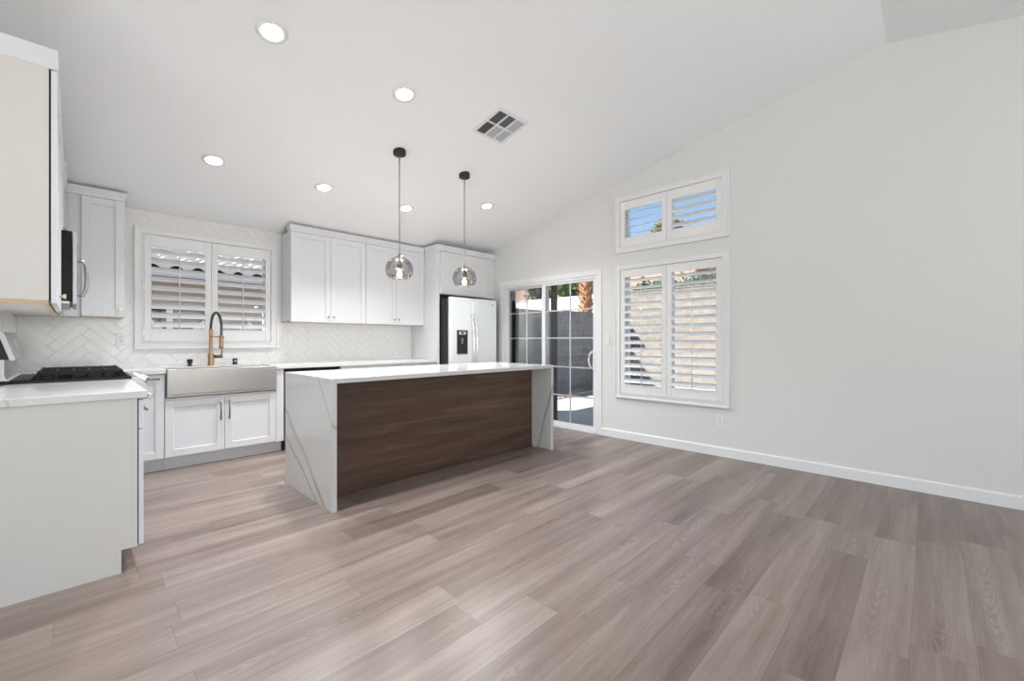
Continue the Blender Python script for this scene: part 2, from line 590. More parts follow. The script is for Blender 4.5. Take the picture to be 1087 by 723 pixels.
bm = B()
box(bm, XLL - T, XR + T, YF - T, YB + T, -0.12, 0.0)
floor = tag(obj('floor', bm, M['floor']), kind='structure')
bm = B()
ct = 0.15
for ya, yb in ((YF - T, RIDGE_Y), (RIDGE_Y, YB + T)):
    prism(bm, [(ya, zc(ya)), (yb, zc(yb)), (yb, zc(yb) + ct), (ya, zc(ya) + ct)], 'x', XLL - T, XR + T)
tag(obj('ceiling', bm, M['ceil']), kind='structure')
bm = B()
wall_cells(bm, YF - T, YB + T, [DOOR, WIN['lo'], WIN['hi']], 'x', XR, XR + T, zc)
tag(obj('wall_right', bm, M['wall']), kind='structure')
bm = B()
wall_cells(bm, XL - T, XR, [WIN['k']], 'y', YB, YB + T, lambda u: zc(YB))
wall_back = tag(obj('wall_back', bm, M['wall']), kind='structure')
bm = B()
wall_cells(bm, YJ, YB, [], 'x', XL - T, XL, zc)
wall_cells(bm, XLL, XL - T, [], 'y', YJ, YJ + T, lambda u: zc(YJ + T))
wall_left = tag(obj('wall_left', bm, M['wall']), kind='structure')
bm = B()
wall_cells(bm, YF - T, YJ, [(-2.1, 1.3, 0.5, 2.4)], 'x', XLL - T, XLL, zc)
tag(obj('wall_living', bm, M['wall']), kind='structure')
bm = B()
wall_cells(bm, XLL, XR, [(-1.7, 3.3, 0.4, 2.6)], 'y', YF - T, YF, lambda u: zc(YF))
tag(obj('wall_front', bm, M['wall']), kind='structure')

# baseboard with a small top bevel
bm = B()
prism(bm, [(XR, 0.0), (XR - 0.014, 0.0), (XR - 0.014, 0.085), (XR - 0.008, 0.096), (XR, 0.096)], 'y', YF, 2.925)
tag(obj('baseboard_right', bm, M['trim']), kind='structure')
bm = B()
prism(bm, [(YF, 0.0), (YF + 0.014, 0.0), (YF + 0.014, 0.085), (YF + 0.008, 0.096), (YF, 0.096)], 'x', XLL, XR - 0.014)
tag(obj('baseboard_front', bm, M['trim']), kind='structure')


# herringbone tile on the kitchen walls: single tiles laid on a grout bed
def herringbone(bm, u0, u1, v0, v1, place, tw=0.076, tl=0.305, holes=(), gap=0.0016, off=(0.0, 0.0)):
    tmp = B()
    n = int(round(tl / tw))
    c, s = math.cos(R(45)), math.sin(R(45))
    span = max(u1 - u0, v1 - v0) + 2.0
    K = int(span / tw) + 8
    cu, cv = (u0 + u1) / 2 + off[0], (v0 + v1) / 2 + off[1]
    # herringbone: rows j; the bricks repeat every 2n cells along the row and shift one cell per row
    for j in range(-K, K):
        for i in range(-K, K):
            if (i - j) % (2 * n) == 0: q = (i, j, n, 1)
            elif (i - j) % (2 * n) == n: q = (i, j - n + 1, 1, n)
            else: continue
            x0, y0, w, h = q[0] * tw, q[1] * tw, q[2] * tw, q[3] * tw
            P = [(x0 + gap, y0 + gap), (x0 + w - gap, y0 + gap), (x0 + w - gap, y0 + h - gap), (x0 + gap, y0 + h - gap)]
            P = [(cu + (p[0] * c - p[1] * s), cv + (p[0] * s + p[1] * c)) for p in P]
            if max(p[0] for p in P) < u0 or min(p[0] for p in P) > u1 or max(p[1] for p in P) < v0 or min(p[1] for p in P) > v1: continue
            tmp.faces.new([tmp.verts.new((p[0], p[1], 0)) for p in P])
    for co, no in (((u0, 0, 0), (-1, 0, 0)), ((u1, 0, 0), (1, 0, 0)), ((0, v0, 0), (0, -1, 0)), ((0, v1, 0), (0, 1, 0))):
        g = list(tmp.verts) + list(tmp.edges) + list(tmp.faces)
        bmesh.ops.bisect_plane(tmp, geom=g, plane_co=co, plane_no=no, clear_outer=True)
    for f in list(tmp.faces):
        ps = [v.co for v in f.verts]
        if any(all(h[0] < p.x < h[1] and h[2] < p.y < h[3] for p in ps) for h in holes): continue
        cn = sum((p for p in ps), Vector()) / len(ps)
        lo = [bm.verts.new(place(p.x, p.y, 0.004)) for p in ps]
        hi = [bm.verts.new(place(*( (p + (cn - p).normalized() * 0.0014).xy ), 0.0066)) for p in ps]
        bm.faces.new(hi)
        for k in range(len(ps)):
            bm.faces.new((lo[k], lo[(k + 1) % len(ps)], hi[(k + 1) % len(ps)], hi[k]))
    tmp.free()


kh = (0.43, 1.66, 1.11, 2.28)
bm = B()
wall_cells(bm, XL + 0.004, 3.519, [(*kh[:2], kh[2] - 0.0, kh[3])], 'y', YB - 0.004, YB, lambda u: zc(YB) - 0.001)
grout = obj('tile_grout_bed', bm, M['grout'], wall_back)
bm = B()
herringbone(bm, XL + 0.008, 3.515, 0.916, zc(YB) - 0.004, lambda u, v, d: (u, YB - d, v), holes=[(0.45, 1.64, 1.13, 2.26)], off=(0.02, 0.03))
obj('herringbone_tile', bm, M['tile'], wall_back)
bm = B()
prism(bm, [(2.93, 0.9), (YB - 0.004, 0.9), (YB - 0.004, 1.45), (2.93, 1.45)], 'x', XL, XL + 0.004)
obj('tile_grout_bed', bm, M['grout'], wall_left)
bm = B()
herringbone(bm, 2.935, YB - 0.008, 0.916, 1.45, lambda u, v, d: (XL + d, u, v))
obj('herringbone_tile', bm, M['tile'], wall_left)


# ------------------------------------------------------------------ windows and shutters
def window(name, Wd, Hg, loc, rz, hole):
    """casing on the room side, vinyl frame and glass in the opening. local x right, -y towards the room, z up"""
    t = struct(name, loc, rz)
    x0, x1, z0, z1 = hole
    cw = x0
    bm = B()
    for (a, b, c, d) in ((0, x0 + .0, 0, Hg), (x1, Wd, 0, Hg), (x0, x1, 0, z0), (x0, x1, z1, Hg)):
        box(bm, a, b, -0.026, 0.0, c, d)
    # raised back band around the outside and a stepped inner lip
    bw = 0.018
    for (a, b, c, d) in ((0, bw, 0, Hg), (Wd - bw, Wd, 0, Hg), (bw, Wd - bw, 0, bw), (bw, Wd - bw, Hg - bw, Hg)):
        box(bm, a, b, -0.036, -0.026, c, d, 0.003)
    iw = 0.014
    for (a, b, c, d) in ((x0 - iw, x0, z0 - iw, z1 + iw), (x1, x1 + iw, z0 - iw, z1 + iw), (x0, x1, z0 - iw, z0), (x0, x1, z1, z1 + iw)):
        box(bm, a, b, -0.033, -0.026, c, d, 0.002)
    obj('casing', bm, M['trim'], t)
    bm = B()
    f = 0.045
    for (a, b, c, d) in ((x0, x0 + f, z0, z1), (x1 - f, x1, z0, z1), (x0 + f, x1 - f, z0, z0 + f), (x0 + f, x1 - f, z1 - f, z1)):
        box(bm, a, b, 0.085, 0.15, c, d, 0.004)
    xm = (x0 + x1) / 2
    box(bm, xm - 0.02, xm + 0.02, 0.09, 0.145, z0 + f, z1 - f, 0.003)
    obj('window_frame', bm, M['vinyl'], t)
    bm = B()
    box(bm, x0 + f - .004, x1 - f + .004, 0.115, 0.119, z0 + f - .004, z1 - f + .004)
    obj('glass', bm, M['glass'], t)
    return t


def shutters(label, loc, rz, hole, rail_b, rail_t, n, tilts, split=0.5):
    t = thing('plantation_shutters', label, 'shutters', loc, rz, 'plantation shutters on the windows')
    x0, x1, z0, z1 = hole
    xm = x0 + (x1 - x0) * split
    g = 0.003
    st = 0.055
    for pi, (a, b) in enumerate(((x0 + g, xm - g / 2), (xm + g / 2, x1 - g))):
        bm = B()
        ya, yb = -0.020, 0.008
        za, zb = z0 + g, z1 - g
        box(bm, a, a + st, ya, yb, za, zb, 0.003)
        box(bm, b - st, b, ya, yb, za, zb, 0.003)
        box(bm, a + st, b - st, ya + .002, yb - .002, za, z0 + rail_b, 0.003)
        box(bm, a + st, b - st, ya + .002, yb - .002, z1 - rail_t, zb, 0.003)
        p = obj('shutter_panel', bm, M['louver'], t)
        lo, hi = z0 + rail_b, z1 - rail_t
        pitch = (hi - lo) / n
        th = R(tilts[pi])
        bm = B()
        for k in range(n):
            zc_ = lo + pitch * (k + 0.5)
            hw = 0.0445
            prof = []
            for q in range(12):
                an = 2 * math.pi * q / 12
                yy, zz = hw * math.cos(an), 0.0058 * math.sin(an)
                prof.append((-0.006 + yy * math.cos(th) - zz * math.sin(th), zc_ + yy * math.sin(th) + zz * math.cos(th)))
            prism(bm, prof, 'x', a + st + 0.002, b - st - 0.002)
        obj('louvers', bm, M['louver'], p)
        bm = B()
        xr = (a + b) / 2
        yr = -0.006 - 0.0445 * math.cos(th) - 0.004
        dz = -0.0445 * math.sin(th)
        tube(bm, [(xr, yr, lo + pitch * 0.3 + dz), (xr, yr, hi - pitch * 0.3 + dz)], 0.0045, 8)
        obj('tilt_rod', bm, M['louver'], p)
        for hz in ((0.12, 0.88) if n < 6 else (0.08, 0.5, 0.92)):
            bm = B()
            xe = a - 0.001 if pi == 0 else b + 0.001
            zz = za + (zb - za) * hz
            box(bm, xe - 0.006, xe + 0.006, ya - 0.006, ya + 0.002, zz - 0.03, zz + 0.03, 0.002)
            obj('hinge', bm, M['white_p'], p)
    return t


# kitchen window (room side is -Y)
window('window_1', 1.275, 1.208, (0.409, YB - 0.0066, 1.092), 0, (0.071, 1.201, 0.075, 1.135))
shutters('white plantation shutters on the kitchen window above the farmhouse sink', (0.409, YB - 0.0066, 1.092), 0,
         (0.071, 1.201, 0.075, 1.135), 0.128, 0.115, 9, (41, 41), 0.49)
# right wall (room side is -X, local x runs towards the camera)
RZ = R(-90)
lo_h = (0.07, 1.225, 0.060, 1.527)
window('window_2', 1.298, 1.602, (XR, 2.730, 0.495), RZ, lo_h)
shutters('tall white plantation shutters on the large window right of the sliding door', (XR, 2.730, 0.495), RZ, lo_h, 0.105, 0.092, 14, (31, 31), 0.497)
hi_h = (0.07, 1.225, 0.066, 0.612)
window('window_3', 1.298, 0.685, (XR, 2.730, 2.223), RZ, hi_h)
shutters('short white plantation shutters on the small window high under the sloped ceiling', (XR, 2.730, 2.223), RZ, hi_h, 0.110, 0.105, 4, (17, 44), 0.497)

# windows added out of view to give the fill lights an opening
def bare_window(name, Wd, Hg, loc, rz, cols):
    t = struct(name, loc, rz)
    bm = B()
    f = 0.06
    box(bm, 0, f, 0.03, 0.12, 0, Hg)
    box(bm, Wd - f, Wd, 0.03, 0.12, 0, Hg)
    box(bm, f, Wd - f, 0.03, 0.12, 0, f)
    box(bm, f, Wd - f, 0.03, 0.12, Hg - f, Hg)
    for k in range(1, cols):
        x = Wd * k / cols
        box(bm, x - 0.03, x + 0.03, 0.03, 0.12, f, Hg - f)
    obj('window_frame', bm, M['vinyl'], t)
    bm = B()
    box(bm, f, Wd - f, 0.07, 0.074, f, Hg - f)
    obj('glass', bm, M['glass'], t)


bare_window('added_window_rear', 5.0, 2.2, (3.3, YF, 0.4), R(180), 3)
bare_window('added_window_side', 3.4, 1.9, (XLL, -2.1, 0.5), R(90), 2)

# ------------------------------------------------------------------ sliding patio door (local x from Y=4.75 towards the camera)
d1 = struct('door_1', (XR, 4.755, 0.0), RZ)
DW = 4.755 - 2.925
o0, o1, oz = 4.755 - 4.69, 4.755 - 2.985, 2.005
bm = B()
for (a, b, c, d) in ((0, o0, 0, 2.075), (o1, DW, 0, 2.075), (o0, o1, oz, 2.075)):
    box(bm, a, b, -0.014, 0.0, c, d, 0.003)
obj('casing', bm, M['trim'], d1)
bm = B()
jf = 0.038
box(bm, o0, o0 + jf, 0.0, 0.15, 0.0, oz, 0.003)
box(bm, o1 - jf, o1, 0.0, 0.15, 0.0, oz, 0.003)
box(bm, o0 + jf, o1 - jf, 0.0, 0.15, oz - 0.035, oz, 0.003)
box(bm, o0 + jf, o1 - jf, -0.012, 0.15, 0.0, 0.032, 0.003)
box(bm, o0 + jf, o1 - jf, 0.052, 0.060, 0.032, 0.050)
box(bm, o0 + jf, o1 - jf, 0.052, 0.060, oz - 0.05, oz - 0.035)
obj('door_frame', bm, M['vinyl'], d1)


def door_leaf(name, a, b, y, rows, col, st_l, st_r, handle):
    bm = B()
    z0, z1 = 0.034, oz - 0.037
    y0, y1 = y, y + 0.042
    box(bm, a, a + st_l, y0, y1, z0, z1, 0.004)
    box(bm, b - st_r, b, y0, y1, z0, z1, 0.004)
    box(bm, a + st_l, b - st_r, y0, y1, z0, z0 + 0.045, 0.004)
    box(bm, a + st_l, b - st_r, y0, y1, z1 - 0.028, z1, 0.004)
    leaf = obj(name, bm, M['vinyl'], d1)
    bm = B()
    box(bm, a + st_l - .003, b - st_r + .003, y + 0.012, y + 0.015, z0 + 0.042, z1 - 0.025)
    obj('glass', bm, M['glass'], leaf)
    bm = B()
    for z in rows: box(bm, a + st_l, b - st_r, y + 0.018, y + 0.026, z - 0.009, z + 0.009)
    box(bm, col - 0.009, col + 0.009, y + 0.0175, y + 0.0265, z0 + 0.045, z1 - 0.028)
    obj('grille', bm, M['vinyl'], leaf)
    if handle:
        bm = B()
        hx = b - st_r / 2
        box(bm, hx - 0.02, hx + 0.02, y - 0.012, y, 0.80, 1.06, 0.004)
        pts = []
        for k in range(13):
            an = math.pi * k / 12
            pts.append((hx - 0.02 - 0.034 * math.sin(an), y - 0.012 - 0.035 * math.sin(an), 0.93 + 0.105 * math.cos(an)))
        tube(bm, pts, 0.011, 10)
        obj('door_handle', bm, M['white_p'], leaf)
    return leaf


rows = (1.588, 1.213, 0.824, 0.440)
door_leaf('sliding_leaf', 4.755 - 3.915, 4.755 - 3.02, 0.008, rows, 4.755 - 3.435, 0.062, 0.042, True)
door_leaf('fixed_leaf', 4.755 - 4.652, 4.755 - 3.86, 0.064, rows, 4.755 - 4.271, 0.020, 0.05, False)
bm = B()
sa, sb = 4.755 - 4.665, 4.755 - 3.735
for (a, b, c, d) in ((sa, sa + 0.115, 0.04, 1.96), (sb - 0.105, sb, 0.04, 1.96), (sa + .115, sb - .105, 0.04, 0.10), (sa + .115, sb - .105, 1.94, 1.96)):
    box(bm, a, b, 0.118, 0.138, c, d, 0.002)
scr = obj('screen_leaf', bm, M['black_m'], d1)
bm = B()
box(bm, sa + 0.115, sb - 0.105, 0.127, 0.128, 0.10, 1.94)
obj('screen_mesh', bm, M['mesh'], scr)


# ------------------------------------------------------------------ cabinet builders (local x along the run, -y to the room, z up)
def shaker(name, x0, x1, z0, z1, y, parent, mat=None, rail=0.062, th=0.02, rec=0.011):
    bm = B()
    yf = y - th
    box(bm, x0, x0 + rail, yf, y, z0, z1, 0.0015)
    box(bm, x1 - rail, x1, yf, y, z0, z1, 0.0015)
    box(bm, x0 + rail, x1 - rail, yf, y, z0, z0 + rail, 0.0015)
    box(bm, x0 + rail, x1 - rail, yf, y, z1 - rail, z1, 0.0015)
    box(bm, x0 + rail - .003, x1 - rail + .003, yf + rec, y, z0 + rail - .003, z1 - rail + .003)
    return obj(name, bm, mat or M['cab'], parent)


def knob(parent, x, y, z, mat=None):
    bm = B()
    tube(bm, [(x, y, z), (x, y - 0.014, z)], 0.0055, 10)
    box(bm, x - 0.011, x + 0.011, y - 0.026, y - 0.014, z - 0.011, z + 0.011, 0.002)
    return obj('knob', bm, mat or M['knob'], parent)


def pull(parent, p0, p1, y, mat=None):
    """bar pull between two points (x,z)"""
    bm = B()
    a, b = Vector((p0[0], y - 0.028, p0[1])), Vector((p1[0], y - 0.028, p1[1]))
    d = (b - a).normalized()
    tube(bm, [a, b], 0.006, 10)
    for q in (a + d * 0.02, b - d * 0.02):
        tube(bm, [q, q + Vector((0, 0.028, 0))], 0.0045, 8)
    return obj('pull', bm, mat or M['bronze'], parent)


def crown(parent, x0, x1, yf, yb, z0, z1, left=True, right=True, proj=0.018):
    bm = B()
    a, b = x0 - (proj if left else 0), x1 + (proj if right else 0)
    zz = [(z0, 0.0), (z0 + 0.018, 0.004), (z1 - 0.022, proj * 0.8), (z1 - 0.012, proj), (z1, proj)]
    rings = []
    for z, p in zz:
        xa, xb = x0 - (p if left else 0), x1 + (p if right else 0)
        rings.append([bm.verts.new(c) for c in ((xa, yf - p, z), (xb, yf - p, z), (xb, yb, z), (xa, yb, z))])
    for r0, r1 in zip(rings, rings[1:]):
        for k in range(4): bm.faces.new((r0[k], r0[(k + 1) % 4], r1[(k + 1) % 4], r1[k]))
    bm.faces.new(rings[0])
    bm.faces.new(rings[-1])
    return obj('crown_molding', bm, M['cab'], parent)


def upper(label, loc, rz, w, depth, z0, z1, doors, crown_z, knobs=True, door_x=None, cl=False, cr=False, end_gap=0.004, grp=None, knob_sides=None, rail_color=False, name='upper_cabinet', crown_back=None, crown_proj=0.018):
    """loc is at the back-left bottom corner on the wall line; z0..z1 in world height"""
    t = thing(name, label, 'cabinet', (loc[0], loc[1], 0), rz, grp)
    yf = -depth
    bm = B()
    box(bm, 0, w, yf + 0.001, 0, z0 + 0.016, z1, 0.001)
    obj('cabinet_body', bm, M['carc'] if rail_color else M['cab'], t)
    bm = B()
    box(bm, 0.0125, w - 0.002, yf + 0.0185, -0.002, z0, z0 + 0.0158)
    obj('bottom_panel', bm, M['carc'], t)
    bm = B()
    box(bm, 0.001, w - 0.002, yf + 0.002, yf + 0.018, z0 - 0.003, z0 + 0.0158)
    box(bm, 0.001, 0.012, yf + 0.0182, -0.004, z0 - 0.003, z0 + 0.0158)
    obj('raw_edge_strip', bm, M['ply'], t)
    xs = door_x or [(k * w / doors, (k + 1) * w / doors) for k in range(doors)]
    bm = B()
    box(bm, xs[0][0] + 0.006, xs[-1][1] - 0.006, yf - end_gap, yf + 0.001, z0 + 0.02, z1 - 0.004)
    obj('shadow_gap_strip', bm, M['gap'], t)  # near-black strip stands in for the shade behind the doors
    if xs[0][0] > 0.02:
        bm = B()
        box(bm, 0.0, xs[0][0] - 0.002, yf - end_gap, yf + 0.0005, z0, z1 - 0.001)
        obj('filler_strip', bm, M['cab'], t)
    g = 0.0018
    for k, (a, b) in enumerate(xs):
        d = shaker('cabinet_door', a + g, b - g, z0 + 0.004, z1 - 0.003, yf - end_gap, t)
        side = knob_sides[k] if knob_sides else (1 if k % 2 == 0 and len(xs) > 1 else -1)
        if knobs:
            knob(d, b - 0.032 if side > 0 else a + 0.032, yf - end_gap - 0.02, z0 + 0.07)
    if crown_z: crown(t, 0, w, yf - end_gap - 0.02, (yf + 0.08) if crown_back is None else crown_back, z1 + 0.0005, crown_z, cl, cr, crown_proj)
    return t


def base(name, label, loc, rz, w, depth, grp=None, body=True, toe_h=0.115, toe_in=0.07, ztop=0.878, zfront=None):
    t = thing(name, label, 'cabinet', (loc[0], loc[1], 0), rz, grp)
    bm = B()
    box(bm, 0, w, -depth, 0, toe_h, ztop, 0.001)
    obj('cabinet_body', bm, M['cab'], t)
    bm = B()
    box(bm, 0.001, w - 0.001, -depth + toe_in, -0.002, 0.0, toe_h)
    obj('toe_kick', bm, M['cab'], t)
    return t


# ---- left wall run. rz=90deg: local x -> +Y, local -y -> +X
LZ = R(90)
G = XL + 0.0066
dep_u = -0.079 - G
upper('white upper cabinet nearest the camera on the left wall, its plain side panel facing out', (G, 2.92), LZ, 0.925, dep_u, 1.345, 2.436, 2, 2.53, cl=False, end_gap=0.006, rail_color=True, crown_back=0.0, crown_proj=0.003)
upper('short white upper cabinet directly above the microwave', (G, 3.849), LZ, 0.762, dep_u, 1.868, 2.436, 2, 2.515, end_gap=0.006, crown_back=0.0, crown_proj=0.003)
upper('narrow white upper cabinet on the left wall between microwave and corner cabinet', (G, 4.615), LZ, 0.558, dep_u, 1.385, 2.43, 1, 2.505, end_gap=0.006, knobs=False)

# near base cabinet with flat end panel
t = thing('base_cabinet', 'white base cabinet at the left edge with a plain greige end panel', 'cabinet', (G, 2.922, 0), LZ)
dep_b = 0.23 - G
bm = B()
box(bm, 0, 0.93, -dep_b + 0.02, 0, 0.116, 0.878)
box(bm, 0, 0.93, -(0.145 - G), 0, 0.0, 0.1159)
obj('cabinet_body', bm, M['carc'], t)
bm = B()
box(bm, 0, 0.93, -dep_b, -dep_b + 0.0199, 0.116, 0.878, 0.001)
obj('face_frame', bm, M['carc'], t)
bm = B()
box(bm, 0.0005, 0.93, -(0.169 - G), -(0.1455 - G), 0.0, 0.1155)
obj('toe_kick', bm, M['carc'], t)
bm = B()
box(bm, 0.006, 0.924, -dep_b - 0.005, -dep_b, 0.125, 0.872)
obj('shadow_gap_strip', bm, M['gap'], t)  # dark colour here is the shade between face frame and doors
for a, b in ((0.002, 0.464), (0.467, 0.928)):
    d = shaker('drawer', a, b, 0.722, 0.868, -dep_b - 0.005, t, rail=0.045)
    pull(d, ((a + b) / 2 - 0.07, 0.795), ((a + b) / 2 + 0.07, 0.795), -dep_b - 0.025)
    d = shaker('cabinet_door', a, b, 0.122, 0.715, -dep_b - 0.005, t)
    hx = b - 0.035 if a < 0.3 else a + 0.035
    pull(d, (hx, 0.54), (hx, 0.68), -dep_b - 0.025)

bm = B()
box(bm, G, 0.268, 2.903, 3.853, 0.880, 0.917, 0.003)
tag(obj('countertop', bm, M['quartz_c']), 'short white quartz countertop slab in front of the gas range', 'countertop')

# ---- microwave
mw = thing('microwave', 'stainless over-the-range microwave seen edge-on from its black side', 'microwave', (G, 3.853, 1.405), LZ)
dm = -0.006 - G
bm = B()
box(bm, 0, 0.754, -dm, 0, 0.018, 0.458, 0.004)
obj('microwave_body', bm, M['black'], mw)
bm = B()
box(bm, 0, 0.754, -dm + 0.01, -0.01, 0.0, 0.018, 0.003)
obj('underside_grille', bm, M['steel_dk'], mw)
bm = B()
box(bm, 0, 0.56, -dm - 0.024, -dm - 0.001, 0.0, 0.456, 0.005)
dr = obj('microwave_door', bm, M['steel_b'], mw)
bm = B()
box(bm, 0.07, 0.47, -dm - 0.0255, -dm - 0.0235, 0.09, 0.39, 0.0005)
obj('door_window', bm, M['bglass'], dr)
bm = B()
box(bm, 0.563, 0.754, -dm - 0.024, -dm - 0.001, 0.0, 0.456, 0.005)
obj('control_panel', bm, M['bglass'], mw)
bm = B()
hx = 0.535
tube(bm, [(hx, -dm - 0.022, 0.34), (hx, -dm - 0.052, 0.345), (hx, -dm - 0.068, 0.30), (hx, -dm - 0.074, 0.22), (hx, -dm - 0.068, 0.14), (hx, -dm - 0.052, 0.095), (hx, -dm - 0.022, 0.10)], [0.011, 0.012, 0.011, 0.010, 0.011, 0.012, 0.011], 10)
obj('door_handle', bm, M['steel_dk'], dr)

# ---- gas range
rg = thing('gas_range', 'stainless gas range with black cast iron grates on the left wall', 'range', (G, 3.857, 0), LZ)
rw, rd = 0.756, 0.262 - G
bm = B()
box(bm, 0, rw, -rd, -0.002, 0.09, 0.905, 0.003)
obj('range_body', bm, M['steel_dk'], rg)
bm = B()
box(bm, 0.03, rw - 0.03, -rd + 0.06, -0.02, 0.0, 0.09)
obj('range_plinth', bm, M['black_m'], rg)
bm = B()
box(bm, 0, rw, -rd - 0.012, -0.075, 0.905, 0.938, 0.006)
obj('cooktop', bm, M['black'], rg)
for gi in range(3):
    ga, gb = 0.012 + gi * (rw - 0.024) / 3 + 0.003, 0.012 + (gi + 1) * (rw - 0.024) / 3 - 0.003
    bm = B()
    f0, f1 = -rd + 0.002, -0.155
    zt0, zt1 = 0.962, 0.980
    for q in range(4):
        x = ga + 0.01 + (gb - ga - 0.02) * q / 3
        box(bm, x - 0.007, x + 0.007, f0 + 0.035, f1 - 0.035, zt0, zt1, 0.002)
        for ye, yi in ((f0, f0 + 0.035), (f1, f1 - 0.035)):
            prism(bm, [(ye, 0.938), (ye + (0.014 if ye < yi else -0.014), 0.938), (yi, zt0), (yi, zt1)], 'x', x - 0.006, x + 0.006)
    for q in range(6):
        y = f0 + 0.035 + (f1 - f0 - 0.07) * q / 5
        box(bm, ga + 0.004, gb - 0.004, y - 0.007, y + 0.007, zt0 - 0.004, zt1 + 0.003, 0.002)
        for x in (ga + 0.008, gb - 0.008): box(bm, x - 0.006, x + 0.006, y - 0.008, y + 0.008, 0.938, zt0)
    obj('burner_grate', bm, M['iron'], rg)
for bx_, by_ in ((0.13, -0.22), (0.13, -0.46), (0.378, -0.34), (0.626, -0.22), (0.626, -0.46)):
    bm = B()
    lathe(bm, [(0.0, 0.952), (0.03, 0.952), (0.036, 0.948), (0.036, 0.942), (0.05, 0.940), (0.05, 0.938)], (bx_, by_, 0), 20)
    obj('burner_cap', bm, M['black_m'], rg)
# back guard: black core, steel riser and slanted steel control head
bm = B()
prism(bm, [(-0.002, 0.938), (-0.036, 0.938), (-0.036, 1.064), (-0.076, 1.064), (-0.036, 1.205), (-0.002, 1.205)], 'x', 0.002, rw - 0.002)
obj('backguard_core', bm, M['black_m'], rg)
bm = B()
prism(bm, [(-0.0362, 0.9385), (-0.075, 0.9385), (-0.062, 0.950), (-0.056, 0.975), (-0.056, 1.063), (-0.0362, 1.063)], 'x', 0.0, rw)
bg = obj('backguard_riser', bm, M['steel_b'], rg)
bm = B()
prism(bm, [(-0.0765, 1.062), (-0.092, 1.056), (-0.098, 1.062), (-0.055, 1.222), (-0.046, 1.229), (-0.002, 1.226), (-0.002, 1.2055), (-0.0362, 1.2055)], 'x', 0.0, rw)
obj('control_head', bm, M['steel_b'], rg)
bm = B()
v = Vector((0, 0.043, 0.160)).normalized()
nrm = Vector((0, -0.160, 0.043)).normalized()
for (xa, xb, ta, tb) in ((0.27, 0.50, 0.045, 0.125),):
    p0 = Vector((0, -0.098, 1.062))
    vs = [p0 + v * q + nrm * 0.0015 + Vector((x, 0, 0)) for x, q in ((xa, ta), (xb, ta), (xb, tb), (xa, tb))]
    bv = [bm.verts.new(q) for q in vs]
    bw_ = [bm.verts.new(q - nrm * 0.003) for q in vs]
    bm.faces.new(bv)
    for k in range(4): bm.faces.new((bv[k], bv[(k + 1) % 4], bw_[(k + 1) % 4], bw_[k]))
obj('clock_display', bm, M['bglass'], bg)
# front control rail with knobs
bm = B()
prism(bm, [(-rd - 0.0122, 0.925), (-rd - 0.040, 0.930), (-rd - 0.060, 0.918), (-rd - 0.092, 0.872), (-rd - 0.097, 0.855), (-rd - 0.094, 0.835), (-rd - 0.0005, 0.80), (-rd - 0.0005, 0.904), (-rd - 0.0122, 0.904)], 'x', 0.0, rw)
obj('control_rail', bm, M['steel_dk'], rg)
rn = Vector((0, -0.06, 0.055)).normalized()
for k in range(5):
    x = 0.075 + k * (rw - 0.15) / 4
    c = Vector((x, -rd - 0.074, 0.896))
    bm = B()
    tube(bm, [c, c + rn * 0.008, c + rn * 0.010, c + rn * 0.034, c + rn * 0.038], [0.026, 0.026, 0.021, 0.019, 0.016], 16)
    obj('control_knob', bm, M['steel_dk'], rg)
bm = B()
box(bm, 0.004, rw - 0.004, -rd - 0.035, -rd, 0.27, 0.795, 0.006)
od = obj('oven_door', bm, M['steel_h'], rg)
bm = B()
box(bm, 0.12, rw - 0.12, -rd - 0.037, -rd - 0.034, 0.36, 0.66, 0.001)
obj('oven_window', bm, M['bglass'], od)
bm = B()
tube(bm, [(0.02, -rd - 0.112, 0.785), (rw - 0.02, -rd - 0.112, 0.785)], 0.016, 12)
for x in (0.06, rw - 0.06): tube(bm, [(x, -rd - 0.112, 0.785), (x, -rd - 0.034, 0.770)], 0.011, 10)
obj('oven_handle', bm, M['steel_dk'], od)
bm = B()
box(bm, 0.004, rw - 0.004, -rd - 0.03, -rd, 0.10, 0.262, 0.006)
obj('storage_drawer', bm, M['steel_h'], rg)

# ---- back wall run (rz = 0)
YG = YB - 0.0068
upper('white corner wall cabinet on the back wall left of the kitchen window', (G + 0.0, YG), 0, 0.327 - G, YG - 5.226, 1.385, 2.43, 1, 2.503, door_x=[(0.045 - G, 0.325 - G)], cr=True, knob_sides=[1])
uA = upper('white double upper cabinet just right of the kitchen window', (1.729, YG), 0, 0.902, YG - 5.224, 1.392, 2.43, 2, 2.505, cl=True)
uB = upper('white double upper cabinet between the window-side cabinet and the fridge panel', (2.633, YG), 0, 0.884, YG - 5.224, 1.392, 2.43, 2, 2.505)

YW = YB - 0.0
FY = 4.915     # face of the base doors' backs
db = YW - FY - 0.001


# narrow cabinet with the corner behind it
t = thing('base_cabinet', 'narrow white base cabinet with a horizontal pull left of the farmhouse sink', 'cabinet', (G, YG, 0), 0)
w = 0.568 - G
dbn = YG - 4.922
bm = B()
box(bm, 0, w, -dbn, 0, 0.115, 0.878, 0.001)
box(bm, 0, 0.23 - G, -(YG - 4.62), -dbn, 0.115, 0.878, 0.001)
obj('cabinet_body', bm, M['cab'], t)
bm = B()
box(bm, 0, w, -dbn + 0.07, -0.01, 0.0, 0.1148)
obj('toe_kick', bm, M['cab'], t)
d = shaker('cabinet_door', 0.275 - G, w - 0.002, 0.125, 0.868, -dbn - 0.001, t)
pull(d, (0.35 - G, 0.835), (0.535 - G, 0.835), -dbn - 0.021)

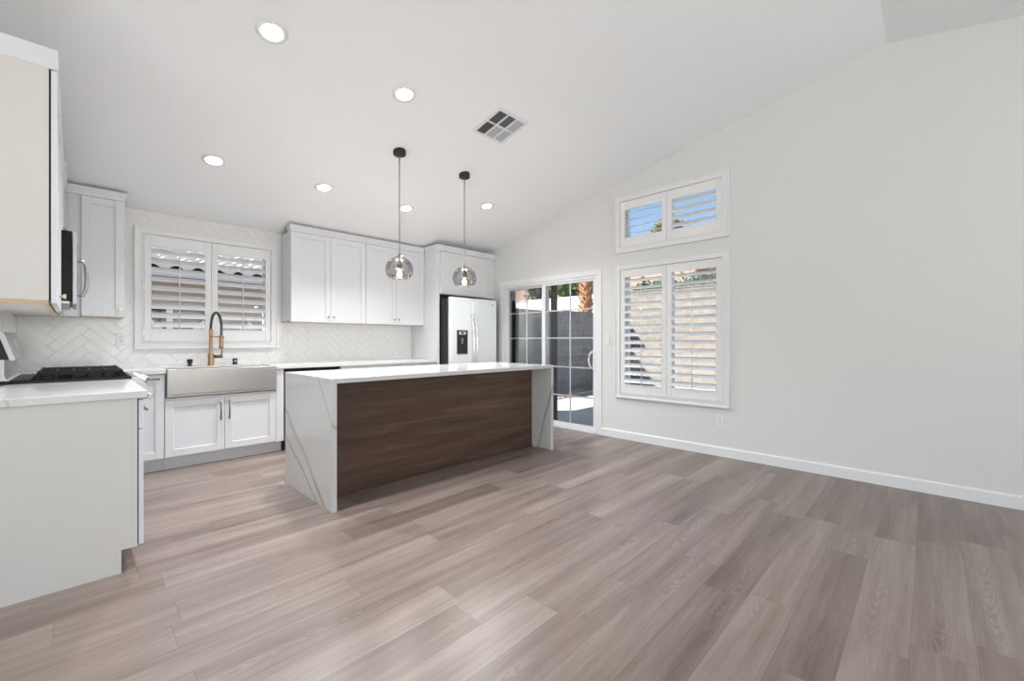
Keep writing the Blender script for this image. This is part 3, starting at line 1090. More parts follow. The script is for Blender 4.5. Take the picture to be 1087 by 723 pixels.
# sink base cabinet
t = thing('sink_base_cabinet', 'white two-door base cabinet under the stainless farmhouse sink', 'cabinet', (0.569, YG, 0), 0)
w = 1.558 - 0.569
bm = B()
box(bm, 0, w, -dbn, 0, 0.115, 0.655, 0.001)
box(bm, 0, 0.007, -dbn, 0, 0.6551, 0.878)
box(bm, 1.484 - 0.569, w, -dbn, 0, 0.6551, 0.878)
obj('cabinet_body', bm, M['cab'], t)
bm = B()
box(bm, 0.0, w, -dbn + 0.07, -0.01, 0.0, 0.1148)
obj('toe_kick', bm, M['cab'], t)
for k, (a, b) in enumerate(((0.004, 0.456), (0.459, 0.912))):
    d = shaker('cabinet_door', a, b, 0.125, 0.632, -dbn - 0.001, t)
    hx = b - 0.033 if k == 0 else a + 0.033
    pull(d, (hx, 0.415), (hx, 0.60), -dbn - 0.021)
bm = B()
box(bm, 0.915, w - 0.001, -dbn - 0.021, -dbn - 0.0005, 0.116, 0.872, 0.0015)
obj('filler_strip', bm, M['cab'], t)

# farmhouse sink
sk = thing('farmhouse_sink', 'stainless apron-front farmhouse sink under the kitchen window', 'sink', (0.580, 5.33, 0.665), 0)
w = 0.900
y0 = 4.868 - 5.33
bm = B()
box(bm, 0, w, y0, y0 + 0.024, 0.018, 0.252, 0.008, 3)
obj('apron', bm, M['steel_s'], sk)
bm = B()
box(bm, 0.004, w - 0.004, y0 + 0.0245, 0.0, 0.0, 0.012)
for (a, b, c, d) in ((0.004, 0.022, y0 + .0245, 0), (w - 0.022, w - 0.004, y0 + .0245, 0), (0.022, w - 0.022, y0 + .0245, y0 + 0.035), (0.022, w - 0.022, -0.018, 0)):
    box(bm, a, b, c, d, 0.012, 0.236)
obj('basin', bm, M['steel_s'], sk)
bm = B()
lathe(bm, [(0.0, 0.0135), (0.03, 0.0135), (0.045, 0.0165), (0.045, 0.0122)], (w / 2, -0.2, 0), 24)
obj('drain', bm, M['steel_dk'], sk)

# back countertop (L shape around range end, cut out for the sink)
bm = B()
z0, z1 = 0.880, 0.917
YT = YG
box(bm, G, 0.579, 4.882, YT, z0, z1, 0.002)
box(bm, G, 0.268, 4.617, 4.8818, z0, z1, 0.002)
box(bm, 0.5791, 1.4815, 5.331, YT, z0, z1, 0.002)
box(bm, 1.4815, 3.517, 4.882, YT, z0, z1, 0.002)
tag(obj('countertop', bm, M['quartz_c']), 'long white quartz countertop along the back wall around the sink', 'countertop')

# dishwasher
dw = thing('dishwasher', 'dishwasher with a black top edge right of the sink cabinet', 'dishwasher', (1.561, YG, 0), 0)
bm = B()
box(bm, 0.006, 0.600, -dbn, -0.01, 0.10, 0.872)
obj('tub', bm, M['black_m'], dw)
bm = B()
box(bm, 0.012, 0.594, -dbn - 0.024, -dbn - 0.001, 0.125, 0.838, 0.005)
obj('dishwasher_door', bm, M['steel_h'], dw)
bm = B()
box(bm, 0.006, 0.600, -dbn - 0.016, -dbn - 0.001, 0.846, 0.872, 0.003)
obj('control_strip', bm, M['black'], dw)
bm = B()
box(bm, 0.0, 0.604, -dbn + 0.05, -0.03, 0.0, 0.0999)
obj('toe_panel', bm, M['black_m'], dw)

for x0, x1, lab in ((2.170, 2.785, 'white base cabinet right of the dishwasher, hidden below its top edge by the island'),
                    (2.787, 3.517, 'white base cabinet beside the fridge panel behind the island')):
    t = thing('base_cabinet', lab, 'cabinet', (x0, YG, 0), 0)
    w = x1 - x0
    bm = B()
    box(bm, 0, w, -dbn, 0, 0.115, 0.878, 0.001)
    obj('cabinet_body', bm, M['cab'], t)
    bm = B()
    box(bm, 0, w, -dbn + 0.07, -0.01, 0.0, 0.1148)
    obj('toe_kick', bm, M['cab'], t)
    d = shaker('drawer', 0.002, w - 0.002, 0.72, 0.868, -dbn - 0.001, t, rail=0.045)
    pull(d, (w / 2 - 0.09, 0.795), (w / 2 + 0.09, 0.795), -dbn - 0.021)
    for k in range(2):
        a, b = 0.002 + k * (w / 2), w / 2 - 0.001 + k * (w / 2 - 0.001)
        d = shaker('cabinet_door', a, b, 0.122, 0.714, -dbn - 0.001, t)
        hx = b - 0.035 if k == 0 else a + 0.035
        pull(d, (hx, 0.52), (hx, 0.67), -dbn - 0.021)

# faucet
fc = thing('faucet', 'brushed gold spring faucet with pull-down spray head behind the sink', 'faucet', (1.010, 5.415, 0.917), R(0))
bm = B()
lathe(bm, [(0.0, 0.0), (0.030, 0.0), (0.030, 0.006), (0.027, 0.010), (0.027, 0.122), (0.024, 0.126), (0.0, 0.126)], n=24)
obj('faucet_base', bm, M['brass'], fc)
bm = B()
lathe(bm, [(0.0165, 0.1262), (0.0165, 0.375), (0.012, 0.380), (0.0, 0.380)], n=20)
obj('riser', bm, M['brass'], fc)
dirx, diry = 0.30, -0.95
arc = []
for k in range(25):
    an = math.pi * k / 24
    s_ = 0.095 * (1 - math.cos(an))
    zz = 0.40 + 0.150 * math.sin(an)
    arc.append((dirx * s_, diry * s_, zz))
path = [(0, 0, 0.375)] + arc + [(dirx * 0.19, diry * 0.19, 0.315)]
bm = B()
tube(bm, path, 0.0075, 10)
hz = obj('hose', bm, M['black_m'], fc)
# spring coil around the hose
bm = B()
P = [Vector(p) for p in path]
cum = [0.0]
for a, b in zip(P, P[1:]): cum.append(cum[-1] + (b - a).length)
tot = cum[-1]
nt_ = 46
pts = []
for i in range(nt_ * 8 + 1):
    s_ = tot * i / (nt_ * 8)
    j = 0
    while j < len(cum) - 2 and cum[j + 1] < s_: j += 1
    f_ = (s_ - cum[j]) / (cum[j + 1] - cum[j])
    c = P[j].lerp(P[j + 1], f_)
    tg = (P[j + 1] - P[j]).normalized()
    side = Vector((-diry, dirx, 0)).normalized()
    up = tg.cross(side).normalized()
    an = 2 * math.pi * i / 8
    pts.append(c + (side * math.cos(an) + up * math.sin(an)) * 0.0125)
tube(bm, pts, 0.0028, 5)
obj('spring', bm, M['bronze'], fc)
bm = B()
lathe(bm, [(0.0, 0.318), (0.013, 0.318), (0.019, 0.295), (0.019, 0.285), (0.020, 0.200), (0.022, 0.178), (0.0, 0.176)], (dirx * 0.19, diry * 0.19, 0), 20)
obj('spray_head', bm, M['brass'], fc)
bm = B()
tube(bm, [(0, 0, 0.300), (dirx * 0.175, diry * 0.175, 0.300)], 0.006, 10)
lathe(bm, [(0.020, 0.291), (0.025, 0.291), (0.025, 0.309), (0.020, 0.309)], (dirx * 0.19, diry * 0.19, 0), 20)
obj('docking_arm', bm, M['brass'], fc)
bm = B()
tube(bm, [(0.026, 0, 0.092), (0.100, -0.012, 0.092)], 0.017, 16)
tube(bm, [(0.092, -0.011, 0.10), (0.098, -0.011, 0.165)], 0.0055, 10)
obj('lever_handle', bm, M['bronze'], fc)

sd = thing('soap_dispenser', 'small black soap dispenser on the counter left of the faucet', 'soap dispenser', (0.832, 5.415, 0.917))
bm = B()
lathe(bm, [(0.0, 0.0), (0.026, 0.0), (0.026, 0.006), (0.017, 0.010), (0.017, 0.030), (0.024, 0.036), (0.024, 0.066), (0.020, 0.070), (0.0, 0.070)], n=20)
obj('dispenser_body', bm, M['black_m'], sd)
bm = B()
box(bm, -0.006, 0.006, -0.045, -0.02, 0.050, 0.060, 0.002)
obj('spout', bm, M['black_m'], sd)
ag = thing('air_gap', 'black cylindrical air gap cap on the counter right of the faucet', 'air gap', (1.228, 5.415, 0.917))
bm = B()
lathe(bm, [(0.0, 0.0), (0.027, 0.0), (0.027, 0.004), (0.022, 0.006), (0.022, 0.064), (0.019, 0.068), (0.0, 0.068)], n=20)
obj('cap', bm, M['black_m'], ag)
bm = B()
box(bm, -0.010, 0.010, -0.0235, -0.0215, 0.030, 0.048)
obj('vent_slot', bm, M['steel_dk'], ag)

# ---- fridge enclosure and refrigerator
t = thing('fridge_cabinet', 'tall white refrigerator surround with a wide cabinet above the fridge', 'cabinet', (3.519, YG, 0), 0)
dp = YG - 4.885
w = XR - 3.519 - 0.003
bm = B()
box(bm, 0, 0.04, -dp, 0, 0.0, 2.43, 0.0015)
obj('side_panel', bm, M['cab'], t)
bm = B()
box(bm, 0.0402, w, -dp + 0.0, 0, 1.83, 2.43, 0.001)
obj('cabinet_body', bm, M['cab'], t)
d = shaker('cabinet_door', 0.046, 0.965, 1.838, 2.424, -dp - 0.001, t, rail=0.07, rec=0.004)
crown(t, 0, w, -dp - 0.021, -dp + 0.29, 2.4305, 2.510, True, False)

fr = thing('refrigerator', 'stainless side-by-side refrigerator with a black water dispenser', 'refrigerator', (3.582, 5.44, 0), 0)
fw, fh = 0.856, 1.778
yb_ = 4.725 - 5.44
bm = B()
box(bm, 0, fw, yb_, 0, 0.03, fh - 0.02, 0.006)
obj('fridge_body', bm, M['black_m'], fr)
bm = B()
box(bm, 0.03, fw - 0.03, yb_ + 0.03, -0.03, 0.0, 0.03)
obj('fridge_feet', bm, M['black_m'], fr)
yd = 4.655 - 5.44
dl = None
for nme, a, b in (('freezer_door', 0.0, 0.380), ('fridge_door', 0.386, fw)):
    bm = B()
    box(bm, a, b, yd, yb_ - 0.004, 0.05, fh, 0.010, 3)
    d = obj(nme, bm, M['steel_f'], fr)
    if nme == 'freezer_door': dl = d
    hx = 0.352 if nme == 'freezer_door' else 0.418
    bm = B()
    hp = []
    for k in range(17):
        q = k / 16
        hp.append((hx, yd - 0.030 - 0.038 * math.sin(math.pi * q), 0.66 + 0.88 * q))
    hp = [(hx, yd + 0.002, 0.67)] + hp + [(hx, yd + 0.002, 1.53)]
    tube(bm, hp, 0.0135, 10)
    obj('door_handle', bm, M['steel_v'], d)
bm = B()
box(bm, 0.095, 0.295, yd - 0.004, yd + 0.001, 0.985, 1.325, 0.003)
ds = obj('dispenser_bezel', bm, M['steel_dk'], dl)
bm = B()
box(bm, 0.103, 0.287, yd - 0.0055, yd - 0.0035, 0.995, 1.318, 0.001)
obj('dispenser_recess', bm, M['black_m'], dl)
bm = B()
box(bm, 0.135, 0.255, yd - 0.0075, yd - 0.0052, 1.262, 1.302, 0.002)
obj('control_buttons', bm, M['gutter'], dl)
bm = B()
box(bm, 0.165, 0.225, yd - 0.0085, yd - 0.0072, 1.272, 1.294, 0.0005)
obj('display', bm, M['bglass'], dl)
bm = B()
prism(bm, [(yd - 0.0053, 1.215), (yd - 0.02, 1.21), (yd - 0.016, 1.14), (yd - 0.0053, 1.135)], 'x', 0.172, 0.200)
obj('dispenser_paddle', bm, M['steel_dk'], dl)
bm = B()
tube(bm, [(0.775, yd + 0.001, 1.70), (0.775, yd - 0.002, 1.70)], 0.013, 20)
obj('round_emblem', bm, M['steel_dk'], fr)

# ------------------------------------------------------------------ island
isl = thing('kitchen_island', 'long kitchen island with white waterfall quartz ends and dark wood front', 'island', (0, 0, 0))
ix0, ix1, iy0, iy1, ih = 1.227, 3.618, 2.906, 3.828, 0.915
th = 0.034
bm = B()
box(bm, ix0, ix1, iy0, iy1, ih - th, ih, 0.002)
obj('island_countertop', bm, M['quartz_i'], isl)
for a, b in ((ix0, ix0 + th), (ix1 - th, ix1)):
    bm = B()
    box(bm, a, b, iy0, iy1, 0.0, ih - th - 0.0005, 0.002)
    obj('waterfall_panel', bm, M['quartz_i'], isl)
# wooden panel: built in its own frame so that the grain (object X/Y) runs along the panel
bm = B()
box(bm, 0, ix1 - ix0 - 2 * th - 0.002, -0.44, 0.439, -0.018, 0.0)
pn = obj('wood_panel', bm, M['iwood'], isl)
pn.location = (ix0 + th + 0.001, 3.187, 0.44)
pn.rotation_euler = (R(90), 0, 0)
bm = B()
prism(bm, [(3.187, 0.0), (3.174, 0.0), (3.176, 0.010), (3.187, 0.018)], 'x', ix0 + th + 0.001, ix1 - th - 0.001)
obj('shoe_molding', bm, M['dkwood'], isl)
bm = B()
box(bm, ix0 + th + 0.001, ix1 - th - 0.001, 3.206, 3.775, 0.11, ih - th - 0.001)
box(bm, ix0 + th + 0.001, ix1 - th - 0.001, 3.206, 3.715, 0.0, 0.1099)
obj('island_cabinet', bm, M['cab'], isl)
for k in range(4):
    a = ix0 + th + 0.004 + k * 0.580
    bm = B()
    box(bm, a, a + 0.576, 3.776, 3.796, 0.125, 0.872, 0.002)
    obj('cabinet_door', bm, M['cab'], isl)


# ------------------------------------------------------------------ ceiling fixtures
TILT = math.atan(SL)   # ceiling falls towards +Y


def downlight(label, x, y):
    z = zc(y)
    t = thing('recessed_downlight', label, 'ceiling light', (x, y, z), 0, 'recessed ceiling downlights')
    t.rotation_euler = (-TILT, 0, 0)
    bm = B()
    lathe(bm, [(0.058, -0.004), (0.066, -0.008), (0.084, -0.006), (0.088, -0.0005), (0.058, -0.0005)], n=36)
    obj('trim_ring', bm, M['white_p'], t)
    bm = B()
    lathe(bm, [(0.0, -0.012), (0.030, -0.011), (0.050, -0.008), (0.058, -0.0045), (0.058, -0.001), (0.0, -0.001)], n=36)
    obj('diffuser', bm, M['led'], t)
    ld = bpy.data.lights.new('downlight_lamp', 'AREA')
    ld.shape = 'DISK'
    ld.size = 0.11
    ld.energy = DOWNLIGHT_W
    ld.spread = R(119)
    ld.color = LAMP_COL
    lo_ = bpy.data.objects.new('downlight_lamp', ld)
    COL.objects.link(lo_)
    lo_.parent = t
    lo_.location = (0, 0, -0.016)
    return t


downlight('round recessed downlight nearest the camera, above the near base cabinet', 0.835, 2.835)
downlight('round recessed downlight above the left end of the island, left of the vent', 1.742, 2.835)
downlight('round recessed downlight just in front of the kitchen window', 0.836, 4.36)
downlight('round recessed downlight above the sink side, right of the window one', 1.755, 4.35)
downlight('round recessed downlight just behind the left pendant cord', 2.695, 4.35)
downlight('round recessed downlight right of the right pendant, in front of the fridge', 3.514, 3.86)


def pendant(label, x, y):
    zt = zc(y)
    t = thing('pendant_light', label, 'pendant light', (x, y, zt), 0, 'pendant lights over the island')
    bm = B()
    lathe(bm, [(0.0, -0.040), (0.050, -0.040), (0.056, -0.034), (0.057, 0.014), (0.0, 0.014)], n=32)
    obj('canopy', bm, M['black_m'], t)
    zg = 1.825 - zt        # globe centre below the ceiling
    bm = B()
    tube(bm, [(0, 0, -0.040), (0, 0, zg + 0.135)], 0.0055, 8)
    obj('cord', bm, M['steel_dk'], t)
    bm = B()
    lathe(bm, [(0.0, zg + 0.145), (0.010, zg + 0.143), (0.014, zg + 0.125), (0.030, zg + 0.118), (0.034, zg + 0.110), (0.012, zg + 0.108), (0.010, zg + 0.07), (0.022, zg + 0.066), (0.024, zg + 0.01), (0.020, zg + 0.005), (0.0, zg + 0.005)], n=24)
    obj('socket', bm, M['bronze'], t)
    bm = B()
    prof = []
    rr = 0.122
    for k in range(25):
        an = R(14) + (R(132) - R(14)) * k / 24
        prof.append((rr * math.sin(an) * (1.0 if an < R(95) else 1.02), zg + 0.118 * math.cos(an)))
    prof.append((prof[-1][0] - 0.004, prof[-1][1] - 0.001))
    lathe(bm, prof, n=48)
    gl = obj('glass_globe', bm, M['smoke'], t)
    bm = B()
    pr2 = [(0.024, zg + 0.012), (0.032, zg + 0.002), (0.044, zg - 0.022), (0.056, zg - 0.048), (0.066, zg - 0.066)]
    lathe(bm, pr2, n=36)
    obj('inner_bell', bm, M['amber'], t)
    bm = B()
    lathe(bm, [(0.0, zg - 0.07), (0.014, zg - 0.066), (0.023, zg - 0.05), (0.024, zg - 0.038), (0.016, zg - 0.015), (0.012, zg + 0.004), (0.0, zg + 0.004)], n=20)
    obj('bulb', bm, M['bulb'], t)
    ld = bpy.data.lights.new('pendant_lamp', 'POINT')
    ld.energy = 7.0
    ld.color = (1.0, 0.90, 0.80)
    ld.shadow_soft_size = 0.03
    lo_ = bpy.data.objects.new('pendant_lamp', ld)
    COL.objects.link(lo_)
    lo_.parent = t
    lo_.location = (0, 0, zg - 0.082)
    return t


pendant('smoked glass globe pendant over the left part of the island', 2.074, 3.457)
pendant('smoked glass globe pendant over the right part of the island, before the fridge', 2.833, 3.455)

# ceiling supply vent
vt = thing('ceiling_vent', 'square white ceiling vent with six louvred sections above the island', 'vent', (2.628, 2.706, zc(2.706)))
vt.rotation_euler = (-TILT, 0, 0)
S2 = 0.182
bm = B()
fr_ = 0.028
for (a, b, c, d) in ((-S2, S2, -S2, -S2 + fr_), (-S2, S2, S2 - fr_, S2), (-S2, -S2 + fr_, -S2 + fr_, S2 - fr_), (S2 - fr_, S2, -S2 + fr_, S2 - fr_)):
    box(bm, a, b, c, d, -0.010, -0.0005, 0.002)
inn = S2 - fr_
for q in (-1, 1):
    xq = q * inn / 3
    box(bm, xq - 0.007, xq + 0.007, -inn, inn, -0.009, -0.001)
box(bm, -inn, inn, -0.007, 0.007, -0.0088, -0.001)
obj('vent_frame', bm, M['white_p'], vt)
bm = B()
box(bm, -inn, inn, -inn, inn, -0.0012, -0.0004)
obj('duct_opening', bm, M['ventdark'], vt)
tilt_map = {(0, 0): 62, (1, 0): 50, (2, 0): -40, (0, 1): 58, (1, 1): -52, (2, 1): -38}
for (ci, ri), an in tilt_map.items():
    bm = B()
    xa = -inn + ci * 2 * inn / 3 + (0.007 if ci else 0)
    xb = -inn + (ci + 1) * 2 * inn / 3 - (0.007 if ci < 2 else 0)
    ya = -inn + ri * inn + (0.007 if ri else 0)
    yb2 = -inn + (ri + 1) * inn - (0.007 if ri == 0 else 0)
    n_ = 9
    for k in range(n_):
        yc = ya + (yb2 - ya) * (k + 0.5) / n_
        c_, s_ = math.cos(R(an)) * 0.0055, math.sin(R(an)) * 0.0036
        prism(bm, [(yc - c_, -0.0048 - s_), (yc - c_ + 0.0009, -0.0048 - s_), (yc + c_ + 0.0009, -0.0048 + s_), (yc + c_, -0.0048 + s_)], 'x', xa, xb)
    obj('louvre_bank', bm, M['gutter'], vt)


# outlets and switch
def plate(name, label, cat, loc, rz, w, h, kind, grp=None):
    t = thing(name, label, cat, loc, rz, grp or ('wall outlets' if kind == 'outlet' else 'wall switches'))
    bm = B()
    box(bm, -w / 2, w / 2, -0.006, 0, -h / 2, h / 2, 0.002)
    obj('cover_plate', bm, M['white_p'], t)
    n = 2 if w > 0.1 else 1
    for k in range(n):
        cx = (k - (n - 1) / 2) * 0.046
        if kind == 'outlet':
            bm = B()
            box(bm, cx - 0.017, cx + 0.017, -0.008, -0.006, -0.034, 0.034, 0.001)
            o = obj('receptacle', bm, M['white_p'], t)
            bm = B()
            for zz in (-0.018, 0.018):
                box(bm, cx - 0.008, cx - 0.005, -0.0084, -0.0079, zz - 0.004, zz + 0.006)
                box(bm, cx + 0.005, cx + 0.008, -0.0084, -0.0079, zz - 0.004, zz + 0.006)
                box(bm, cx - 0.002, cx + 0.002, -0.0084, -0.0079, zz - 0.011, zz - 0.007)
            obj('slots', bm, M['slot'], o)
        else:
            bm = B()
            prism(bm, [(-0.006, -0.033), (-0.0075, -0.033), (-0.012, 0.033), (-0.006, 0.033)], 'x', cx - 0.016, cx + 0.016)
            obj('rocker', bm, M['white_p'], t)
    return t


plate('wall_outlet', 'white outlet low on the right wall under the large window', 'outlet', (XR, 1.528, 0.357), RZ, 0.075, 0.118, 'outlet')
plate('light_switch', 'white light switch on the right wall beside the sliding door', 'switch', (XR, 2.846, 1.185), RZ, 0.075, 0.118, 'switch')
YP = YB - 0.0066
plate('wall_outlet', 'white outlet on the backsplash left of the kitchen window', 'outlet', (0.316, YP, 1.193), 0, 0.075, 0.118, 'outlet')
plate('light_switch', 'white double switch plate on the backsplash just right of the kitchen window', 'switch', (1.787, YP, 1.182), 0, 0.120, 0.118, 'switch')
plate('wall_outlet', 'white outlet on the backsplash under the double upper cabinets', 'outlet', (2.593, YP, 1.182), 0, 0.075, 0.118, 'outlet')

# ------------------------------------------------------------------ outdoors
bm = B()
box(bm, -30, 60, -30, 60, -0.30, -0.14)
tag(obj('ground', bm, M['gravel']), kind='structure')
bm = B()
box(bm, XR + T + 0.001, 12.0, -3.0, 5.58, -0.139, -0.06)
tag(obj('patio_slab', bm, M['conc']), kind='structure')
bm = B()
box(bm, XR + T + 0.001, 10.9, 5.585, 6.10, -0.139, -0.075)
tag(obj('border_strip', bm, M['stucco']), kind='structure')
# own roof, its unseen overhang deepened to cast shade on the patio
bm = B()
for ya, yb in ((YF - 0.6, RIDGE_Y), (RIDGE_Y, 6.35)):
    prism(bm, [(ya, zc(ya) + ct + 0.02), (yb, zc(yb) + ct + 0.02), (yb, zc(yb) + ct + 0.14), (ya, zc(ya) + ct + 0.14)], 'x', XLL - 0.7, 5.55)
tag(obj('roof', bm, M['roof']), kind='structure')

# gravel stones along the wall
bm = B()
for k in range(900):
    x, y = random.uniform(6.0, 11.05), random.uniform(6.16, 6.80)
    if k % 4 == 0: x, y = random.uniform(6.0, 9.5), random.uniform(5.60, 5.75)
    s = random.uniform(0.018, 0.055)
    zb = -0.14 if y > 6.1 else -0.075
    mt = Matrix.Translation((x, y, zb + s * 0.4)) @ Matrix.Rotation(random.random() * 6, 4, 'Z') @ Matrix.Diagonal((s, s * 0.8, s * 0.6, 1))
    bmesh.ops.create_icosphere(bm, subdivisions=1, radius=1, matrix=mt)
M['stone'] = plain('river_stone', (0.36, 0.27, 0.22), 0.9, var=0.55, bscale=9)
tag(obj('gravel_stones', bm, M['stone']), 'brown gravel and stones along the foot of the grey block wall', 'gravel', kind='stuff')

# block walls
bw = thing('block_wall', 'shaded grey concrete block wall seen through the sliding door', 'wall', (0, 0, 0))
bm = B()
box(bm, 5.9, 8.95, 6.90, 7.09, -0.14, 1.895)
box(bm, 8.95, 12.09, 6.90, 7.09, -0.14, 1.95)
obj('wall_blocks', bm, M['cmu_g'], bw)
bm = B()
box(bm, 5.88, 8.949, 6.885, 7.105, 1.8955, 1.935, 0.004)
box(bm, 8.951, 12.09, 6.885, 7.105, 1.9505, 1.985, 0.004)
obj('cap_course', bm, M['cmu_g'], bw)
bw = thing('block_wall', 'tall sunlit tan block wall seen through the large shuttered window', 'wall', (0, 0, 0))
bm = B()
box(bm, 12.1, 12.3, -4.0, 7.0, -0.14, 2.68)
obj('wall_blocks', bm, M['cmu_t'], bw)
bm = B()
box(bm, 12.08, 12.32, -4.0, 7.0, 2.6805, 2.72, 0.004)
obj('cap_course', bm, M['cmu_t'], bw)
bw = thing('boundary_wall', 'sunlit white stucco wall behind the palm trunk and the grey block wall', 'wall', (0, 0, 0))
bm = B()
box(bm, 12.1, 12.3, 7.001, 24.0, -0.14, 2.68)
obj('wall_face', bm, M['wstucco'], bw)
bm = B()
box(bm, 12.08, 12.32, 7.001, 24.0, 2.6805, 2.72, 0.004)
obj('cap_course', bm, M['wstucco'], bw)
bw = thing('retaining_wall', 'low sunlit planter wall with terracotta cap before the far wall', 'wall', (0, 0, 0))
bm = B()
box(bm, 11.2, 11.4, -3.0, 6.86, -0.14, 0.93)
obj('wall_blocks', bm, M['cmu_t'], bw)
bm = B()
box(bm, 11.17, 11.43, -3.0, 6.86, 0.9305, 0.98, 0.004)
obj('cap_course', bm, M['cap'], bw)
bm = B()
box(bm, 11.42, 12.08, -3.0, 6.86, -0.139, 0.86)
tag(obj('planter_soil', bm, M['gravel']), kind='structure')


def leaf_ball(bm, c, rx, ry, rz_, n, s0, s1, seed):
    rnd = random.Random(seed)
    c = Vector(c)
    for k in range(n):
        while True:
            p = Vector((rnd.uniform(-1, 1), rnd.uniform(-1, 1), rnd.uniform(-1, 1)))
            if 0.25 < p.length < 1: break
        p *= 0.78 + 0.34 * noise.noise(p * 2.3 + Vector((seed, 0, 0)))
        q = c + Vector((p.x * rx, p.y * ry, p.z * rz_))
        s = rnd.uniform(s0, s1)
        u = Vector((rnd.gauss(0, 1), rnd.gauss(0, 1), rnd.gauss(0, 1))).normalized()
        v = u.orthogonal().normalized()
        vs = [bm.verts.new(q + d) for d in (-u * s, v * s * 0.45, u * s, -v * s * 0.45)]
        bm.faces.new(vs)


def tree(label, x, y, zc_, r, mat, seed, n=2600, zb=-0.14, rz_=None, s=(0.07, 0.15)):
    t = thing('tree', label, 'tree', (x, y, zb), 0, 'trees beyond the yard walls')
    bm = B()
    leaf_ball(bm, (0, 0, zc_ - zb), r, r, rz_ or r * 0.9, n, s[0], s[1], seed)
    obj('foliage', bm, M[mat], t, recalc=False)
    bm = B()
    tube(bm, [(0, 0, 0), (0.08, 0.03, (zc_ - zb) * 0.5), (0.02, 0.0, zc_ - zb)], [0.16, 0.12, 0.05], 10)
    for k in range(5):
        an = k * 1.3
        tube(bm, [(0.05, 0.02, (zc_ - zb) * 0.62), (math.cos(an) * r * 0.55, math.sin(an) * r * 0.55, (zc_ - zb) + r * 0.2)], [0.06, 0.02], 6)
    obj('trunk', bm, M['trunk'], t)
    return t


tree('dark green leafy tree beyond the white wall, left of the bright green tree', 16.3, 13.8, 4.0, 1.3, 'leaf2', 3)
tree('bright green tree beyond the wall, left of the palm trunk', 14.3, 10.65, 3.55, 1.0, 'leaf1', 5)
tree('bright green tree beyond the wall, right behind the palm trunk', 16.4, 10.97, 4.0, 1.05, 'leaf1', 8)
tree('round olive tree standing high in the left half of the small upper window', 16.4, 7.45, 5.55, 0.75, 'leaf3', 11, 2200, s=(0.05, 0.10))

hd = thing('hedge', 'dark teal clipped hedge showing just above the far block wall', 'hedge', (12.8, 4.2, -0.14))
bm = B()
for k in range(7):
    leaf_ball(bm, (0, -2.4 + k * 0.8, 2.46), 0.28, 0.80, 1.05, 2200, 0.06, 0.11, 40 + k)
obj('foliage', bm, M['hedge'], hd, recalc=False)
bm = B()
for k in range(7): tube(bm, [(0, -2.4 + k * 0.8, 0), (0, -2.4 + k * 0.8, 2.0)], [0.05, 0.02], 6)
obj('stems', bm, M['trunk'], hd)

# palm tree: trunk with leaf boots, crown far above
pt = thing('palm_tree', 'palm tree with rough orange-brown trunk behind the grey block wall', 'palm tree', (11.35, 7.8, -0.14))
bm = B()
H = 8.2
tube(bm, [(0, 0, 0), (0, 0, 2.0), (0.02, 0.01, 5.0), (0.02, 0.02, H)], [0.21, 0.19, 0.18, 0.17], 16)
rnd = random.Random(4)
nrow = int(H / 0.14)
for k in range(nrow):
    z = 0.1 + k * 0.14
    for j in range(7):
        an = 2 * math.pi * (j + 0.5 * (k % 2)) / 7 + rnd.uniform(-0.15, 0.15)
        c, s = math.cos(an), math.sin(an)
        r0 = 0.17
        L_ = rnd.uniform(0.06, 0.13)
        wd = rnd.uniform(0.045, 0.07)
        b0 = Vector((c * r0, s * r0, z))
        tp = Vector((c * (r0 + L_), s * (r0 + L_), z + rnd.uniform(0.09, 0.16)))
        sd_ = Vector((-s, c, 0)) * wd
        vs = [bm.verts.new(p) for p in (b0 - sd_, b0 + sd_, tp + sd_ * 0.45, tp - sd_ * 0.45)]
        dn = Vector((0, 0, -0.025))
        vl = [bm.verts.new(v_.co + dn) for v_ in vs]
        bm.faces.new(vs)
        bm.faces.new(list(reversed(vl)))
        for q in range(4): bm.faces.new((vs[q], vl[q], vl[(q + 1) % 4], vs[(q + 1) % 4]))
obj('trunk', bm, M['bark'], pt)
for k in range(16):
    an = 2 * math.pi * k / 16
    up = 0.9 if k % 2 else 0.35
    bm = B()
    c, s = math.cos(an), math.sin(an)
    prev = None
    for q in range(13):
        f_ = q / 12
        r_ = 1.7 * f_
        p = Vector((c * r_, s * r_, H + up * f_ - 1.0 * f_ * f_))
        wv = 0.30 * math.sin(math.pi * (0.08 + 0.9 * f_))
        sd_ = Vector((-s, c, 0)) * wv
        cur = (p, p + sd_ + Vector((0, 0, -0.08)), p - sd_ + Vector((0, 0, -0.08)))
        if prev:
            for e in (1, 2):
                bm.faces.new([bm.verts.new(v_) for v_ in (prev[0], cur[0], prev[e].lerp(cur[e], 0.55))])
        prev = cur
    obj('frond', bm, M['frond'], pt, recalc=False)


def tile_roof(bm, x0, x1, run0, run1, place, slope, wave=0.30, row=0.38, amp=0.045, step=0.05):
    """S-tile roof surface: rounded waves across, overlapping courses up the slope"""
    nx = int((x1 - x0) / wave * 10)
    nr = int((run1 - run0) / row)
    for r_ in range(nr):
        ra, rb = run0 + r_ * row, run0 + (r_ + 1) * row
        pr = None
        for i in range(nx + 1):
            x = x0 + (x1 - x0) * i / nx
            h = amp * math.cos(2 * math.pi * x / wave)
            A_ = place(x, ra, slope * (ra - run0) + h + step)
            B_ = place(x, rb, slope * (rb - run0) + h)
            C_ = place(x, ra, slope * (ra - run0) + h - 0.03)
            cur = [bm.verts.new(p) for p in (A_, B_, C_)]
            if pr:
                f1 = bm.faces.new((pr[0], cur[0], cur[1], pr[1]))
                f1.smooth = True
                bm.faces.new((pr[2], cur[2], cur[0], pr[0]))
            pr = cur


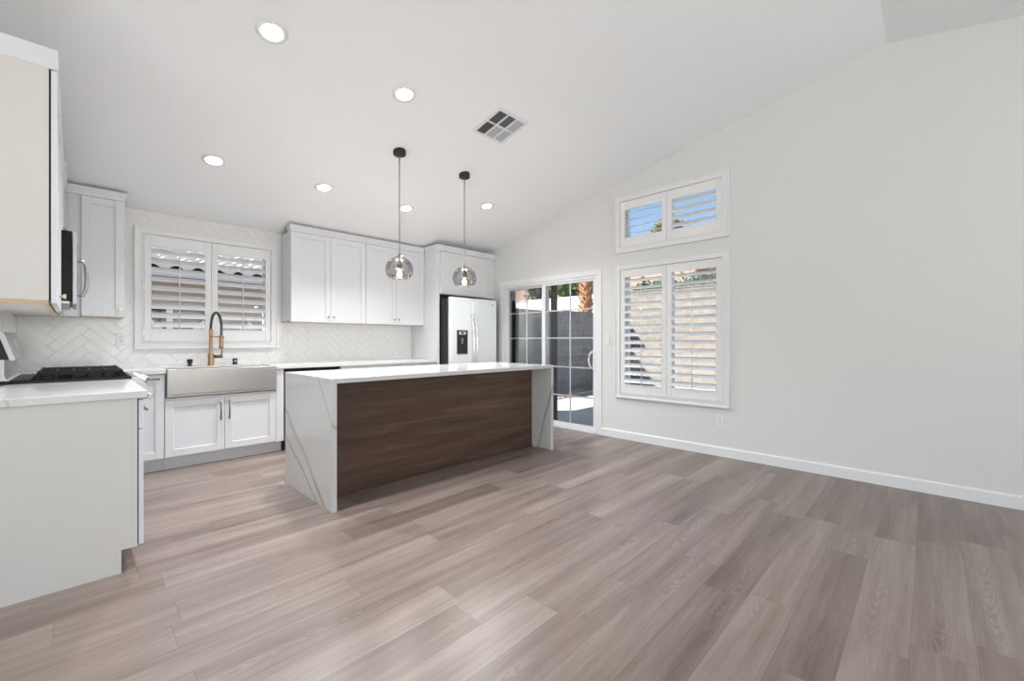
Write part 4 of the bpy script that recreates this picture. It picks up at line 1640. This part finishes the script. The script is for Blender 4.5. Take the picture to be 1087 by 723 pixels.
# neighbouring house seen through the kitchen window
nh = thing('neighbor_house', 'beige neighbouring house with pale clay tile roof outside the kitchen window', 'house', (0, 9.0, -0.14))
bm = B()
box(bm, -5.0, 5.2, 0.55, 6.0, 0.0, 2.40)
obj('house_wall', bm, M['stucco'], nh)
bm = B()
tile_roof(bm, -5.6, 5.6, 0.0, 4.6, lambda x, r_, h: (x, r_, 2.56 + h), 0.26, amp=0.036, step=0.055)
obj('tile_roof', bm, M['paleroof'], nh)
bm = B()
prism(bm, [(0.06, 2.43), (4.6, 3.58), (9.0, 2.43), (9.0, 2.40), (0.06, 2.40)], 'x', -5.5, 5.5)
obj('roof_deck', bm, M['soffit'], nh)
bm = B()
box(bm, -5.55, 5.55, -0.03, 0.04, 2.38, 2.48, 0.01)
obj('gutter', bm, M['gutter'], nh)
bm = B()
box(bm, -5.5, 5.5, 0.02, 0.06, 2.16, 2.375)
obj('fascia', bm, M['soffit'], nh)
bm = B()
for a, b in ((-0.5, -0.44), (1.13, 1.22), (1.86, 1.92)): box(bm, a, b, 0.51, 0.549, 0.95, 1.93)
box(bm, -0.44, 1.86, 0.51, 0.549, 0.95, 1.01)
box(bm, -0.44, 1.86, 0.51, 0.549, 1.87, 1.93)
wf = obj('window_frame', bm, M['vinyl'], nh)
bm = B()
box(bm, -0.44, 1.13, 0.535, 0.545, 1.01, 1.87)
obj('window_pane', bm, M['nglass'], wf)
bm = B()
box(bm, 1.22, 1.86, 0.535, 0.545, 1.01, 1.87)
M['npane'] = plain('curtained_pane', (0.22, 0.24, 0.24), 0.3)
obj('window_pane', bm, M['npane'], wf)

# salmon house beyond the far wall
nh = thing('neighbor_house', 'two-storey salmon stucco house beyond the far block wall', 'house', (18.0, 0, -0.14))
bm = B()
box(bm, 0, 9, 3.4, 26, 0.0, 5.05)
obj('house_wall', bm, M['pink'], nh)
bm = B()
tile_roof(bm, 2.9, 26.5, -0.5, 4.5, lambda x, r_, h: (r_, x, 5.0 + h), 0.28, wave=0.34, row=0.42)
obj('tile_roof', bm, M['pinkroof'], nh)
bm = B()
box(bm, -0.48, -0.42, 2.9, 26.4, 4.82, 5.02)
box(bm, -0.42, 9.0, 2.9, 26.4, 4.97, 5.0)
obj('fascia', bm, M['soffit'], nh)
for y in (14.5, 19.0):
    bm = B()
    box(bm, -0.03, 0.02, y, y + 1.3, 3.3, 4.4)
    wf = obj('window_frame', bm, M['vinyl'], nh)
    bm = B()
    box(bm, -0.04, -0.031, y + 0.07, y + 1.23, 3.37, 4.33)
    obj('window_pane', bm, M['nglass'], wf)
